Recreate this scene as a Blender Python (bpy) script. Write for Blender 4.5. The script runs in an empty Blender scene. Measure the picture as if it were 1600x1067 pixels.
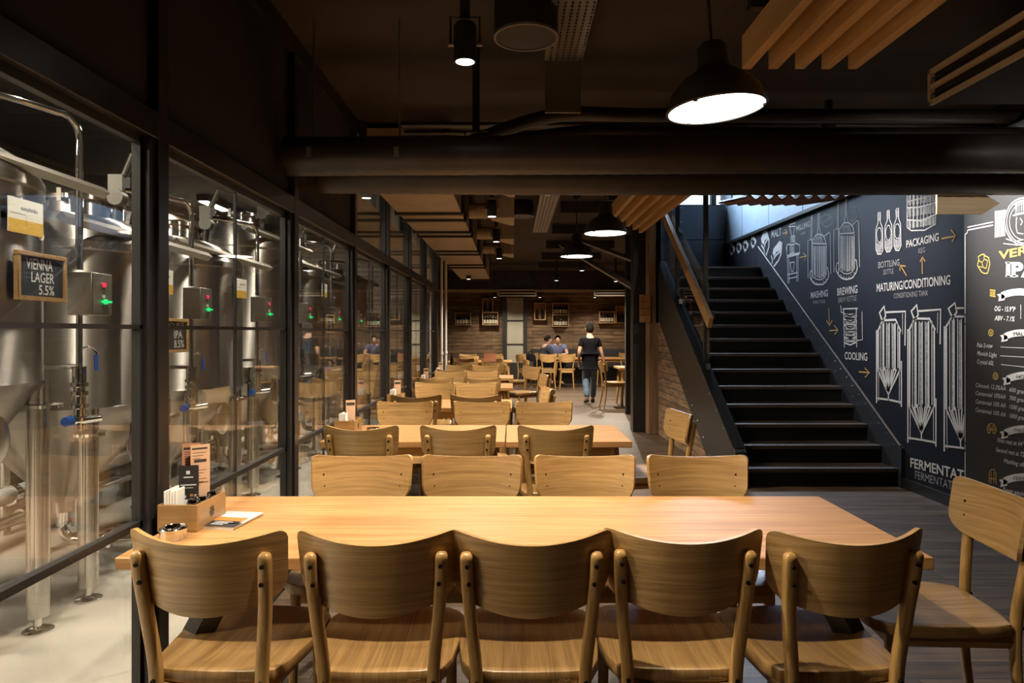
import bpy, bmesh, math, random
from mathutils import Vector, Matrix
from math import sin, cos, pi, sqrt, radians as R
random.seed(7)
S = bpy.context.scene
COL = S.collection
# ------------------------------------------------------------------ camera, world, exposure
F = 1067.0; HC = 1.37; PX0 = 800.0; PY0 = 519.0
cam_data = bpy.data.cameras.new('camera')
cam_data.sensor_width = 36.0; cam_data.lens = 36.0 * F / 1600.0
cam_data.shift_y = -(533.5 - PY0) / 1600.0
cam_data.clip_start = 0.05; cam_data.clip_end = 100
cam = bpy.data.objects.new('camera', cam_data); COL.objects.link(cam)
cam.location = (0, 0, HC); cam.rotation_euler = (pi / 2, 0, 0)
S.camera = cam
S.view_settings.view_transform = 'Standard'; S.view_settings.look = 'None'
S.view_settings.exposure = 0.0; S.view_settings.gamma = 1.0; S.view_settings.use_curve_mapping = False
S.cycles.max_bounces = 8; S.cycles.transparent_max_bounces = 24
S.cycles.sample_clamp_indirect = 4.0; S.cycles.caustics_reflective = False; S.cycles.caustics_refractive = False
W = bpy.data.worlds.new('world'); S.world = W; W.use_nodes = True
W.node_tree.nodes['Background'].inputs[0].default_value = (0.35, 0.5, 0.8, 1)
W.node_tree.nodes['Background'].inputs[1].default_value = 0.02

WARM = (1.0, 0.80, 0.56); NEUT = (1.0, 0.87, 0.70); DAY = (0.62, 0.78, 1.0)
def lamp(name, kind, loc, power, color, size=0.1, aim=None, spot=None, blend=0.6, size_y=None, parent=None):
    d = bpy.data.lights.new(name, kind); d.energy = power; d.color = color
    if kind == 'AREA':
        d.shape = 'RECTANGLE' if size_y else 'DISK'; d.size = size
        if size_y: d.size_y = size_y
    else:
        d.shadow_soft_size = size
    if kind == 'SPOT':
        d.spot_size = R(spot or 120); d.spot_blend = blend
    o = bpy.data.objects.new(name, d); COL.objects.link(o); o.location = loc
    if aim is not None:
        o.rotation_euler = (Vector(aim) - Vector(loc)).to_track_quat('-Z', 'Y').to_euler()
    if parent: o.parent = parent
    return o
# lamps of the brewery behind the glass, and the daylight of the upper stair window
for y in (0.4, 2.0, 8.6):
    lamp('brewery_strip_light', 'AREA', (-3.6, y, 2.86), 140, NEUT, 1.3, (-3.6, y, 0), size_y=0.12)
dl = lamp('stair_daylight', 'AREA', (2.6, 11.0, 4.5), 115, DAY, 1.5, (3.6, 8.2, 3.0), size_y=1.0); dl.data.spread = R(90)

# ------------------------------------------------------------------ node materials
def newmat(name):
    m = bpy.data.materials.new(name); m.use_nodes = True
    return m, m.node_tree.nodes, m.node_tree.links, m.node_tree.nodes['Principled BSDF']
def c4(c): return (c[0], c[1], c[2], 1.0)
def plain(name, col, rough=0.5, metal=0.0, spec=0.5, noise=0.0, nscale=6.0, bump=0.0, emit=None, estr=0.0, coat=0.0):
    m, N, L, B = newmat(name)
    B.inputs['Base Color'].default_value = c4(col); B.inputs['Roughness'].default_value = rough
    B.inputs['Metallic'].default_value = metal; B.inputs['Specular IOR Level'].default_value = spec
    B.inputs['Coat Weight'].default_value = coat
    if noise or bump:
        tc = N.new('ShaderNodeTexCoord'); n = N.new('ShaderNodeTexNoise'); n.inputs['Scale'].default_value = nscale
        n.inputs['Detail'].default_value = 6
        L.new(tc.outputs['Object'], n.inputs['Vector'])
        if noise:
            r = N.new('ShaderNodeValToRGB')
            r.color_ramp.elements[0].position = 0.3; r.color_ramp.elements[1].position = 0.7
            r.color_ramp.elements[0].color = c4([x * (1 - noise) for x in col])
            r.color_ramp.elements[1].color = c4([min(1, x * (1 + noise)) for x in col])
            L.new(n.outputs['Fac'], r.inputs['Fac']); L.new(r.outputs['Color'], B.inputs['Base Color'])
        if bump:
            b = N.new('ShaderNodeBump'); b.inputs['Strength'].default_value = bump; b.inputs['Distance'].default_value = 0.01
            L.new(n.outputs['Fac'], b.inputs['Height']); L.new(b.outputs['Normal'], B.inputs['Normal'])
    if emit:
        B.inputs['Emission Color'].default_value = c4(emit); B.inputs['Emission Strength'].default_value = estr
    return m
def wood(name, c_lo, c_hi, axis=0, flat=None, scale=1.0, rough=0.4, stretch=28.0, vary=0.25, bump=0.15, coat=0.0):
    m, N, L, B = newmat(name)
    tc = N.new('ShaderNodeTexCoord'); oi = N.new('ShaderNodeObjectInfo')
    off = N.new('ShaderNodeVectorMath'); off.operation = 'SCALE'; off.inputs['Scale'].default_value = 13.7
    comb = N.new('ShaderNodeCombineXYZ')
    for k in range(3): L.new(oi.outputs['Random'], comb.inputs[k])
    L.new(comb.outputs[0], off.inputs[0])
    add = N.new('ShaderNodeVectorMath'); L.new(tc.outputs['Object'], add.inputs[0]); L.new(off.outputs[0], add.inputs[1])
    mp = N.new('ShaderNodeMapping'); sc = [stretch * scale] * 3; sc[axis] = 1.6 * scale
    if flat is not None: sc[flat] = 5.0 * scale
    mp.inputs['Scale'].default_value = sc
    L.new(add.outputs[0], mp.inputs['Vector'])
    n1 = N.new('ShaderNodeTexNoise'); n1.inputs['Scale'].default_value = 1.0; n1.inputs['Detail'].default_value = 4; n1.inputs['Roughness'].default_value = 0.6
    L.new(mp.outputs[0], n1.inputs['Vector'])
    mp2 = N.new('ShaderNodeMapping'); sc2 = [stretch * 5 * scale] * 3; sc2[axis] = 5 * scale
    if flat is not None: sc2[flat] = 20 * scale
    mp2.inputs['Scale'].default_value = sc2; L.new(add.outputs[0], mp2.inputs['Vector'])
    n2 = N.new('ShaderNodeTexNoise'); n2.inputs['Scale'].default_value = 1.0; n2.inputs['Detail'].default_value = 2
    L.new(mp2.outputs[0], n2.inputs['Vector'])
    mx = N.new('ShaderNodeMath'); mx.operation = 'MULTIPLY_ADD'; mx.inputs[1].default_value = 0.45
    L.new(n2.outputs['Fac'], mx.inputs[0]); 
    ml = N.new('ShaderNodeMath'); ml.operation = 'MULTIPLY'; ml.inputs[1].default_value = 0.6
    L.new(n1.outputs['Fac'], ml.inputs[0]); L.new(ml.outputs[0], mx.inputs[2])
    rp = N.new('ShaderNodeValToRGB'); e = rp.color_ramp.elements
    e[0].position = 0.36; e[0].color = c4(c_lo); e[1].position = 0.66; e[1].color = c4(c_hi)
    L.new(mx.outputs[0], rp.inputs['Fac'])
    hv = N.new('ShaderNodeHueSaturation')
    mr = N.new('ShaderNodeMapRange'); mr.inputs['To Min'].default_value = 1 - vary; mr.inputs['To Max'].default_value = 1 + vary * 0.5
    L.new(oi.outputs['Random'], mr.inputs['Value']); L.new(mr.outputs[0], hv.inputs['Value'])
    L.new(rp.outputs['Color'], hv.inputs['Color']); L.new(hv.outputs['Color'], B.inputs['Base Color'])
    B.inputs['Roughness'].default_value = rough; B.inputs['Coat Weight'].default_value = coat; B.inputs['Coat Roughness'].default_value = 0.25
    bp = N.new('ShaderNodeBump'); bp.inputs['Strength'].default_value = bump; bp.inputs['Distance'].default_value = 0.002
    L.new(mx.outputs[0], bp.inputs['Height']); L.new(bp.outputs['Normal'], B.inputs['Normal'])
    return m
def bricks(name, c1, c2, mortar, bw, bh, rot=(0, 0, 0), msize=0.01, offset=0.5, rough=0.7, grain=0.35, bump=0.4, gs=(3, 3, 40)):
    m, N, L, B = newmat(name)
    tc = N.new('ShaderNodeTexCoord'); mp = N.new('ShaderNodeMapping'); mp.inputs['Rotation'].default_value = rot
    L.new(tc.outputs['Object'], mp.inputs['Vector'])
    b = N.new('ShaderNodeTexBrick'); b.inputs['Scale'].default_value = 1.0
    b.inputs['Brick Width'].default_value = bw; b.inputs['Row Height'].default_value = bh
    b.inputs['Mortar Size'].default_value = msize; b.inputs['Mortar Smooth'].default_value = 0.2
    b.inputs['Color1'].default_value = c4(c1); b.inputs['Color2'].default_value = c4(c2); b.inputs['Mortar'].default_value = c4(mortar)
    b.offset = offset
    L.new(mp.outputs[0], b.inputs['Vector'])
    mg = N.new('ShaderNodeMapping'); mg.inputs['Scale'].default_value = gs; L.new(mp.outputs[0], mg.inputs['Vector'])
    n = N.new('ShaderNodeTexNoise'); n.inputs['Scale'].default_value = 1.0; n.inputs['Detail'].default_value = 6
    L.new(mg.outputs[0], n.inputs['Vector'])
    mr = N.new('ShaderNodeMapRange'); mr.inputs['From Min'].default_value = 0.3; mr.inputs['From Max'].default_value = 0.7
    mr.inputs['To Min'].default_value = 1 - grain; mr.inputs['To Max'].default_value = 1 + grain
    L.new(n.outputs['Fac'], mr.inputs['Value'])
    hv = N.new('ShaderNodeHueSaturation'); L.new(mr.outputs[0], hv.inputs['Value']); L.new(b.outputs['Color'], hv.inputs['Color'])
    L.new(hv.outputs['Color'], B.inputs['Base Color']); B.inputs['Roughness'].default_value = rough
    s = N.new('ShaderNodeMath'); s.operation = 'MULTIPLY_ADD'; s.inputs[1].default_value = -1.0
    L.new(b.outputs['Fac'], s.inputs[0]); L.new(n.outputs['Fac'], s.inputs[2])
    bp = N.new('ShaderNodeBump'); bp.inputs['Strength'].default_value = bump; bp.inputs['Distance'].default_value = 0.006
    L.new(s.outputs[0], bp.inputs['Height']); L.new(bp.outputs['Normal'], B.inputs['Normal'])
    return m
def glassmat(name, tint=(0.93, 0.95, 0.95)):
    m, N, L, B = newmat(name); N.remove(B)
    out = N['Material Output']
    t = N.new('ShaderNodeBsdfTransparent'); t.inputs[0].default_value = c4(tint)
    g = N.new('ShaderNodeBsdfGlossy'); g.inputs['Roughness'].default_value = 0.0; g.inputs[0].default_value = (1, 1, 1, 1)
    fr = N.new('ShaderNodeFresnel'); geo = N.new('ShaderNodeNewGeometry')
    mr = N.new('ShaderNodeMapRange'); mr.inputs['To Min'].default_value = 1.52; mr.inputs['To Max'].default_value = 1 / 1.52
    L.new(geo.outputs['Backfacing'], mr.inputs['Value']); L.new(mr.outputs[0], fr.inputs['IOR'])
    mx = N.new('ShaderNodeMixShader'); L.new(fr.outputs[0], mx.inputs[0]); L.new(t.outputs[0], mx.inputs[1]); L.new(g.outputs[0], mx.inputs[2])
    L.new(mx.outputs[0], out.inputs['Surface'])
    return m
def steel(name, col=(0.50, 0.47, 0.43), rough=0.40, brush=0.05):
    m, N, L, B = newmat(name)
    B.inputs['Base Color'].default_value = c4(col); B.inputs['Metallic'].default_value = 1.0
    tc = N.new('ShaderNodeTexCoord'); mp = N.new('ShaderNodeMapping'); mp.inputs['Scale'].default_value = (1, 1, 30)
    L.new(tc.outputs['Object'], mp.inputs['Vector'])
    n = N.new('ShaderNodeTexNoise'); n.inputs['Scale'].default_value = 1.0; n.inputs['Detail'].default_value = 3
    L.new(mp.outputs[0], n.inputs['Vector'])
    mr = N.new('ShaderNodeMapRange'); mr.inputs['To Min'].default_value = rough * (1 - brush); mr.inputs['To Max'].default_value = rough * (1 + brush)
    L.new(n.outputs['Fac'], mr.inputs['Value']); L.new(mr.outputs[0], B.inputs['Roughness'])
    B.inputs['Anisotropic'].default_value = 1.0
    tg = N.new('ShaderNodeTangent'); tg.direction_type = 'RADIAL'; tg.axis = 'Z'; B.inputs['Anisotropic Rotation'].default_value = 0.25; L.new(tg.outputs[0], B.inputs['Tangent'])
    return m
M = {}
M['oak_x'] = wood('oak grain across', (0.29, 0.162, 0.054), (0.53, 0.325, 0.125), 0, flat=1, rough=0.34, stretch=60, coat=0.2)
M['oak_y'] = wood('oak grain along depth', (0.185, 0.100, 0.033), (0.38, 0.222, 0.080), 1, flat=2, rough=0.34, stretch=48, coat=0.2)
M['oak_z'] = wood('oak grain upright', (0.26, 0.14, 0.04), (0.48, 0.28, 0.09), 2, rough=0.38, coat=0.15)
M['table_x'] = wood('oak table top', (0.30, 0.140, 0.045), (0.52, 0.275, 0.100), 0, scale=0.9, rough=0.42, vary=0.08, stretch=40, coat=0.0)
M['box_wood'] = wood('oiled box wood', (0.26, 0.135, 0.04), (0.40, 0.22, 0.075), 0, rough=0.5, vary=0.1)
M['pine_y'] = wood('pine slat', (0.56, 0.33, 0.13), (0.74, 0.48, 0.21), 1, scale=0.5, rough=0.5, vary=0.15)
M['pale_wood'] = wood('pale arrow wood', (0.60, 0.45, 0.28), (0.76, 0.60, 0.40), 0, scale=0.6, rough=0.55)
M['crate'] = wood('crate wood', (0.34, 0.19, 0.07), (0.52, 0.32, 0.13), 0, rough=0.55)
M['barn_z'] = wood('old barn timber', (0.13, 0.075, 0.036), (0.33, 0.20, 0.105), 2, scale=0.5, rough=0.75, vary=0.1, bump=0.4)
M['sign_wood'] = wood('stained sign wood', (0.30, 0.13, 0.04), (0.42, 0.20, 0.07), 1, rough=0.5)
M['rail_wood'] = wood('handrail wood', (0.42, 0.23, 0.08), (0.60, 0.36, 0.14), 1, rough=0.4)
M['tread'] = wood('dark tread timber', (0.04, 0.026, 0.017), (0.10, 0.066, 0.042), 0, rough=0.5)
M['black'] = plain('black painted steel', (0.020, 0.018, 0.017), 0.42)
M['blacksatin'] = plain('black satin frame', (0.022, 0.020, 0.019), 0.3, noise=0.2)
M['capblack'] = plain('dull black cap', (0.008, 0.008, 0.008), 0.9, spec=0.1)
M['blackmat'] = plain('matt black plaster', (0.024, 0.019, 0.016), 0.75, noise=0.25, nscale=3, bump=0.15)
M['ceil'] = plain('dark brown ceiling', (0.040, 0.029, 0.023), 0.85, noise=0.3, nscale=2)
M['brew_ceil'] = plain('black brewery ceiling', (0.010, 0.009, 0.008), 0.9)
M['duct'] = plain('black duct foil', (0.024, 0.018, 0.015), 0.45, noise=0.3, nscale=10, bump=0.2)
M['duct_beige'] = plain('galvanised duct', (0.34, 0.27, 0.19), 0.5, noise=0.12, nscale=4)
M['grey_metal'] = plain('grey galvanised metal', (0.25, 0.22, 0.19), 0.42, metal=0.6)
M['steel'] = steel('brushed stainless')
M['steel_leg'] = steel('leg stainless', (0.56, 0.53, 0.49), 0.2, 0.1)
M['chrome'] = plain('polished steel', (0.72, 0.70, 0.67), 0.10, metal=1.0)
M['box_steel'] = plain('satin box steel', (0.36, 0.33, 0.29), 0.36, metal=1.0)
M['glass'] = glassmat('window glass')
M['jar_glass'] = glassmat('jar glass', (0.9, 0.93, 0.9))
M['concrete'] = plain('brewery concrete floor', (0.56, 0.50, 0.42), 0.42, noise=0.10, nscale=2.5, bump=0.05)
M['floor'] = bricks('dark floor boards', (0.064, 0.040, 0.025), (0.122, 0.080, 0.050), (0.02, 0.013, 0.009), 1.6, 0.135, msize=0.004, rough=0.42, grain=0.5, bump=0.25, gs=(2.5, 30, 30))
M['planks'] = bricks('brown reclaimed planks', (0.12, 0.070, 0.034), (0.22, 0.135, 0.068), (0.02, 0.012, 0.007), 1.1, 0.10, rot=(pi / 2, 0, 0), msize=0.005, rough=0.7, grain=0.55, bump=0.8, gs=(3, 26, 26))
M['planks_side'] = bricks('rough side planks', (0.17, 0.105, 0.06), (0.30, 0.19, 0.11), (0.03, 0.02, 0.012), 0.9, 0.085, rot=(pi / 2, pi / 2, 0), msize=0.004, rough=0.8, grain=0.5, bump=0.8, gs=(4, 24, 24))
M['brew_brick'] = bricks('painted brewery brick', (0.20, 0.165, 0.13), (0.28, 0.235, 0.185), (0.13, 0.105, 0.08), 0.25, 0.075, rot=(pi / 2, pi / 2, 0), msize=0.008, rough=0.7, grain=0.15, bump=0.8)
M['brew_tile'] = bricks('white wall tile', (0.78, 0.73, 0.64), (0.82, 0.77, 0.68), (0.5, 0.46, 0.4), 0.3, 0.15, rot=(pi / 2, pi / 2, 0), msize=0.006, rough=0.25, grain=0.04, bump=0.2)
M['mural_wall'] = plain('chalkboard paint', (0.0095, 0.0105, 0.019), 0.65, spec=0.2, noise=0.12, nscale=2)
M['board'] = plain('printed charcoal panel', (0.034, 0.032, 0.031), 0.42)
M['chalk'] = plain('white chalk paint', (0.62, 0.60, 0.57), 0.8, noise=0.12, nscale=60)
M['chalk_soft'] = plain('thin chalk wash', (0.30, 0.295, 0.29), 0.85, noise=0.5, nscale=45)
M['chalk_gold'] = plain('ochre chalk paint', (0.55, 0.31, 0.07), 0.8)
M['gold'] = plain('gold print', (0.62, 0.40, 0.08), 0.6)
M['print'] = plain('white print', (0.75, 0.74, 0.72), 0.6)
M['print_dark'] = plain('dark print', (0.05, 0.045, 0.04), 0.6)
M['blue_panel'] = plain('blue grey stair panel', (0.36, 0.47, 0.58), 0.5, noise=0.06)
M['dark_panel'] = plain('dark riveted panel', (0.030, 0.034, 0.042), 0.42)
M['riser'] = plain('black riser', (0.007, 0.006, 0.0055), 0.7, spec=0.25)
M['rivet'] = plain('bright rivet', (0.35, 0.33, 0.31), 0.3, metal=1.0)
M['bolt'] = plain('dark bolt', (0.018, 0.014, 0.011), 0.25, metal=0.6)
M['lampwhite'] = plain('lit diffuser', (0.9, 0.88, 0.82), 0.5, emit=(1.0, 0.93, 0.80), estr=9.0)
M['spotwhite'] = plain('lit spot lens', (0.9, 0.88, 0.82), 0.5, emit=(1.0, 0.93, 0.82), estr=14.0)
M['stripwhite'] = plain('lit strip', (0.9, 0.9, 0.88), 0.5, emit=(1.0, 0.94, 0.85), estr=6.0)
M['skylit'] = plain('sky in the stair window', (0.5, 0.5, 0.5), 0.5, emit=(0.78, 0.88, 1.0), estr=1.6)
M['red_led'] = plain('red indicator', (0.5, 0.02, 0.04), 0.3, emit=(1.0, 0.03, 0.08), estr=1.2)
M['green_led'] = plain('green indicator', (0.02, 0.4, 0.1), 0.3, emit=(0.03, 1.0, 0.25), estr=0.9)
M['white'] = plain('white plastic', (0.75, 0.73, 0.68), 0.45)
M['paper'] = plain('white paper', (0.80, 0.79, 0.72), 0.8)
M['yellow'] = plain('ochre label', (0.68, 0.42, 0.06), 0.6)
M['blue'] = plain('blue plastic handle', (0.03, 0.10, 0.42), 0.35)
M['salmon'] = plain('salmon card', (0.62, 0.30, 0.17), 0.7)
M['peach'] = plain('peach card', (0.72, 0.46, 0.29), 0.7)
M['blackcard'] = plain('black card', (0.022, 0.020, 0.020), 0.55)
M['slate'] = plain('slate', (0.022, 0.026, 0.030), 0.6)
M['magazine'] = plain('magazine cover', (0.52, 0.50, 0.52), 0.3)
M['orange'] = plain('orange print', (0.60, 0.22, 0.05), 0.4)
M['bottle'] = plain('dark bottle glass', (0.018, 0.014, 0.010), 0.12)
M['label'] = plain('bottle label', (0.55, 0.50, 0.40), 0.6)
M['vent_frame'] = plain('cream diffuser frame', (0.66, 0.54, 0.38), 0.5)
M['pillar'] = plain('grey pillar panel', (0.36, 0.33, 0.25), 0.6, noise=0.05)
M['skin'] = plain('skin', (0.50, 0.29, 0.20), 0.5)
M['hair'] = plain('dark hair', (0.012, 0.009, 0.007), 0.8, spec=0.15)
M['tee'] = plain('black cotton', (0.006, 0.006, 0.008), 0.95, spec=0.1)
M['jeans'] = plain('blue denim', (0.10, 0.16, 0.23), 0.85, noise=0.35, nscale=14)
M['navy'] = plain('navy knit', (0.030, 0.032, 0.055), 0.85)
M['shoe'] = plain('shoe leather', (0.02, 0.018, 0.016), 0.5)
M['shirt_blue'] = plain('blue shirt', (0.13, 0.15, 0.28), 0.8)

# ------------------------------------------------------------------ mesh helpers
class MB:
    def __init__(s): s.v = []; s.f = []
    def add(s, vs, fs):
        o = len(s.v); s.v += [tuple(v) for v in vs]; s.f += [tuple(i + o for i in f) for f in fs]; return s
    def box(s, x0, x1, y0, y1, z0, z1, m=None):
        vs = [Vector((x, y, z)) for x in (x0, x1) for y in (y0, y1) for z in (z0, z1)]
        if m is not None: vs = [m @ v for v in vs]
        return s.add(vs, [(0, 1, 3, 2), (4, 6, 7, 5), (0, 4, 5, 1), (2, 3, 7, 6), (0, 2, 6, 4), (1, 5, 7, 3)])
    def tube(s, pts, r, seg=10, cap=True, sx=1.0, sy=1.0, up=(0, 0, 1), sq=1.0):
        """sweep of a (super)ellipse along pts; r a number or list"""
        pts = [Vector(p) for p in pts]; n = len(pts); rs = r if isinstance(r, (list, tuple)) else [r] * n
        rings = []
        for i, p in enumerate(pts):
            t = (pts[min(i + 1, n - 1)] - pts[max(i - 1, 0)]).normalized()
            u = Vector(up)
            if abs(t.dot(u)) > 0.97: u = Vector((0, 1, 0)) if abs(t.y) < 0.9 else Vector((1, 0, 0))
            a = t.cross(u).normalized(); b = a.cross(t).normalized()
            ring = []
            for k in range(seg):
                q = 2 * pi * k / seg; c, d = cos(q), sin(q)
                c = math.copysign(abs(c) ** sq, c); d = math.copysign(abs(d) ** sq, d)
                ring.append(p + a * c * rs[i] * sx + b * d * rs[i] * sy)
            rings.append(ring)
        vs = [v for g in rings for v in g]; fs = []
        for i in range(n - 1):
            for k in range(seg):
                fs.append((i * seg + k, i * seg + (k + 1) % seg, (i + 1) * seg + (k + 1) % seg, (i + 1) * seg + k))
        if cap: fs += [tuple(range(seg))[::-1], tuple(range((n - 1) * seg, n * seg))]
        return s.add(vs, fs)
    def cyl(s, p0, p1, r, seg=16, r1=None):
        return s.tube([p0, p1], [r, r if r1 is None else r1], seg)
    def lathe(s, prof, seg=32, o=(0, 0, 0), axis='z', cap=True):
        if prof[0] == prof[-1]: cap = False
        vs = []; fs = []; n = len(prof)
        for r, z in prof:
            for k in range(seg):
                q = 2 * pi * k / seg; x, y = r * cos(q), r * sin(q)
                p = (x, y, z) if axis == 'z' else ((z, x, y) if axis == 'x' else (x, z, y))
                vs.append((p[0] + o[0], p[1] + o[1], p[2] + o[2]))
        for i in range(n - 1):
            for k in range(seg):
                fs.append((i * seg + k, i * seg + (k + 1) % seg, (i + 1) * seg + (k + 1) % seg, (i + 1) * seg + k))
        if cap and prof[0][0] > 1e-5: fs.append(tuple(range(seg))[::-1])
        if cap and prof[-1][0] > 1e-5: fs.append(tuple(range((n - 1) * seg, n * seg)))
        return s.add(vs, fs)
    def prism(s, poly, z0, z1, m=None):
        n = len(poly); vs = [Vector((x, y, z0)) for x, y in poly] + [Vector((x, y, z1)) for x, y in poly]
        if m is not None: vs = [m @ v for v in vs]
        fs = [tuple(range(n))[::-1], tuple(range(n, 2 * n))] + [(i, (i + 1) % n, n + (i + 1) % n, n + i) for i in range(n)]
        return s.add(vs, fs)
    def build(s, name, mat, parent=None, loc=None, smooth=None, bevel=0.0, bseg=2):
        me = bpy.data.meshes.new(name); me.from_pydata(s.v, [], s.f); 
        bm = bmesh.new(); bm.from_mesh(me)
        bmesh.ops.remove_doubles(bm, verts=bm.verts, dist=1e-6)
        bmesh.ops.recalc_face_normals(bm, faces=bm.faces); bm.to_mesh(me); bm.free()
        me.materials.append(mat)
        if smooth:
            me.shade_smooth(); me.set_sharp_from_angle(angle=R(smooth))
        o = bpy.data.objects.new(name, me); COL.objects.link(o)
        if parent is not None: o.parent = parent
        if loc is not None: o.location = loc
        if bevel:
            b = o.modifiers.new('edge', 'BEVEL'); b.width = bevel; b.segments = bseg; b.limit_method = 'ANGLE'; b.angle_limit = R(35)
            if not smooth: me.shade_smooth(); me.set_sharp_from_angle(angle=R(50))
        return o
def tag(o, label=None, cat=None, group=None, kind=None):
    if label: o['label'] = label
    if cat: o['category'] = cat
    if group: o['group'] = group
    if kind: o['kind'] = kind
    return o
def thing(name, label, cat, loc=(0, 0, 0), rz=0.0, group=None):
    o = bpy.data.objects.new(name, None); COL.objects.link(o); o.location = loc; o.rotation_euler = (0, 0, rz)
    o.empty_display_size = 0.1
    return tag(o, label, cat, group)
def struct(name, mb, mat, label=None, cat=None, parent=None, **k):
    o = mb.build(name, mat, parent, **k)
    if parent is None: tag(o, label, cat, kind='structure')
    return o
def dup(o, loc=None, rz=None, label=None, group=None, parent=None):
    c = o.copy(); COL.objects.link(c)
    if parent is not None: c.parent = parent
    for ch in o.children:
        dup(ch, parent=c)
    if loc is not None: c.location = loc
    if rz is not None: c.rotation_euler = (0, 0, rz)
    if label: c['label'] = label
    if group: c['group'] = group
    return c
def bx(*a, m=None): return MB().box(*a, m=m)
def catmull(pts, n=6):
    P = [Vector(p) for p in pts]; out = []
    for i in range(len(P) - 1):
        p0 = P[max(i - 1, 0)]; p1 = P[i]; p2 = P[i + 1]; p3 = P[min(i + 2, len(P) - 1)]
        for k in range(n):
            t = k / n
            out.append(0.5 * ((2 * p1) + (p2 - p0) * t + (2 * p0 - 5 * p1 + 4 * p2 - p3) * t * t + (3 * p1 - p0 - 3 * p2 + p3) * t ** 3))
    out.append(P[-1]); return out
# a flat wall seen in the photograph: pixel -> point on the plane X = const (the wall itself)
def on_wall(X, px, py):
    Y = F * X / (px - PX0); return Y, HC - (py - PY0) / F * Y
def text2d(s, bold=0.0, shear=0.0, space=1.0):
    cu = bpy.data.curves.new('txt', 'FONT'); cu.body = s; cu.size = 1.0; cu.offset = bold; cu.shear = shear; cu.space_character = space
    cu.fill_mode = 'FRONT'; cu.resolution_u = 3
    ob = bpy.data.objects.new('txt', cu); me = ob.to_mesh()
    vs = [(v.co.x, v.co.y) for v in me.vertices]; fs = [tuple(p.vertices) for p in me.polygons]
    ob.to_mesh_clear(); bpy.data.objects.remove(ob); bpy.data.curves.remove(cu)
    return vs, fs
class Paint(MB):
    """thin paint on a plane: origin o, right u, up w, normal n (all 3-D); strokes and letters in plane metres"""
    def frame(s, o, u, w, n, off=0.002):
        s.o, s.u, s.w, s.n, s.off = Vector(o), Vector(u), Vector(w), Vector(n), off; return s
    def P(s, a, b): return s.o + s.u * a + s.w * b + s.n * s.off
    def poly(s, pts): 
        return s.add([s.P(*p) for p in pts], [tuple(range(len(pts)))])
    def line(s, pts, w, closed=False):
        pts = [Vector((p[0], p[1])) for p in pts]
        if closed: pts = pts + [pts[0]]
        n = len(pts); L = []; Rr = []
        for i, p in enumerate(pts):
            if closed and i in (0, n - 1): d = pts[1] - pts[n - 2]
            else: d = pts[min(i + 1, n - 1)] - pts[max(i - 1, 0)]
            if d.length < 1e-9: d = Vector((1, 0))
            d.normalize(); q = Vector((-d.y, d.x)) * w * 0.5
            L.append(p + q); Rr.append(p - q)
        vs = [s.P(*a) for a in L] + [s.P(*a) for a in Rr]
        return s.add(vs, [(i, i + 1, n + i + 1, n + i) for i in range(n - 1)])
    def text(s, t, a0, b0, a1, b1, h, bold=0.0, shear=0.0):
        """fit the text from (a0,b0) to (a1,b1) with capital height h"""
        vs, fs = text2d(t, bold, shear)
        if not vs: return s
        x0 = min(v[0] for v in vs); x1 = max(v[0] for v in vs); 
        k = sqrt((a1 - a0) ** 2 + (b1 - b0) ** 2) / (x1 - x0)
        du = Vector((a1 - a0, b1 - b0)).normalized(); dv = Vector((-du.y, du.x)); hs = h / 0.70
        pts = []
        for x, y in vs:
            q = Vector((a0, b0)) + du * (x - x0) * k + Vector((0, 1)) * y * hs
            pts.append(s.P(q.x, q.y))
        return s.add(pts, fs)
# ------------------------------------------------------------------ the room shell
XW = -1.17            # room face of the glass partition
YB = 18.6             # back wall
struct('floor', bx(-2.6, 4.2, -3.6, YB + 0.1, -0.12, 0), M['floor'], 'dark timber board floor of the dining room', 'floor')
struct('floor', bx(-4.3, -1.25, -3.6, 10.8, -0.1, 0.004), M['concrete'], 'pale concrete floor of the brewery behind the glass', 'floor')
ZC = 2.98
struct('ceiling', bx(-4.3, -1.24, -3.6, 10.9, ZC, ZC + 0.12), M['brew_ceil'], 'black ceiling of the brewery', 'ceiling')
struct('ceiling', bx(-1.24, 4.2, -3.6, 6.0, ZC, ZC + 0.12), M['ceil'], 'dark ceiling over the front tables', 'ceiling')
struct('ceiling', bx(-1.24, 1.9, 6.0, 10.9, ZC, ZC + 0.12), M['ceil'], 'dark ceiling over the rows past the ducts', 'ceiling')
struct('ceiling', bx(-2.7, 1.9, 10.9, YB + 0.1, ZC, ZC + 0.12), M['ceil'], 'dark ceiling over the far tables', 'ceiling')
struct('ceiling', bx(1.9, 4.2, 11.4, YB + 0.1, ZC, ZC + 0.12), M['ceil'], 'dark ceiling at the far end past the stairs', 'ceiling')
struct('wall_back', bx(-2.7, 4.2, YB, YB + 0.15, 0, ZC), M['planks'], 'back wall clad in brown reclaimed planks', 'wall')
struct('wall_behind', bx(-4.3, 4.2, -3.75, -3.6, 0, ZC), M['blackmat'], 'black wall at the near end of the room', 'wall')
struct('wall_left', bx(-2.7, -2.55, 10.9, YB, 0, ZC), M['blackmat'], 'dark side wall past the brewery', 'wall')
struct('wall_left', bx(-4.35, -1.25, 10.8, 10.9, 0, ZC), M['brew_brick'], 'end wall of the brewery', 'wall')
struct('wall_left', bx(-4.45, -4.3, -3.6, 10.8, 1.0, ZC), M['brew_brick'], 'painted brick wall behind the brewing tanks', 'wall')
struct('wall_left', bx(-4.45, -4.28, -3.6, 10.8, 0, 1.0), M['brew_tile'], 'white tiled lower wall behind the brewing tanks', 'wall')
XM = 3.45
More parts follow.
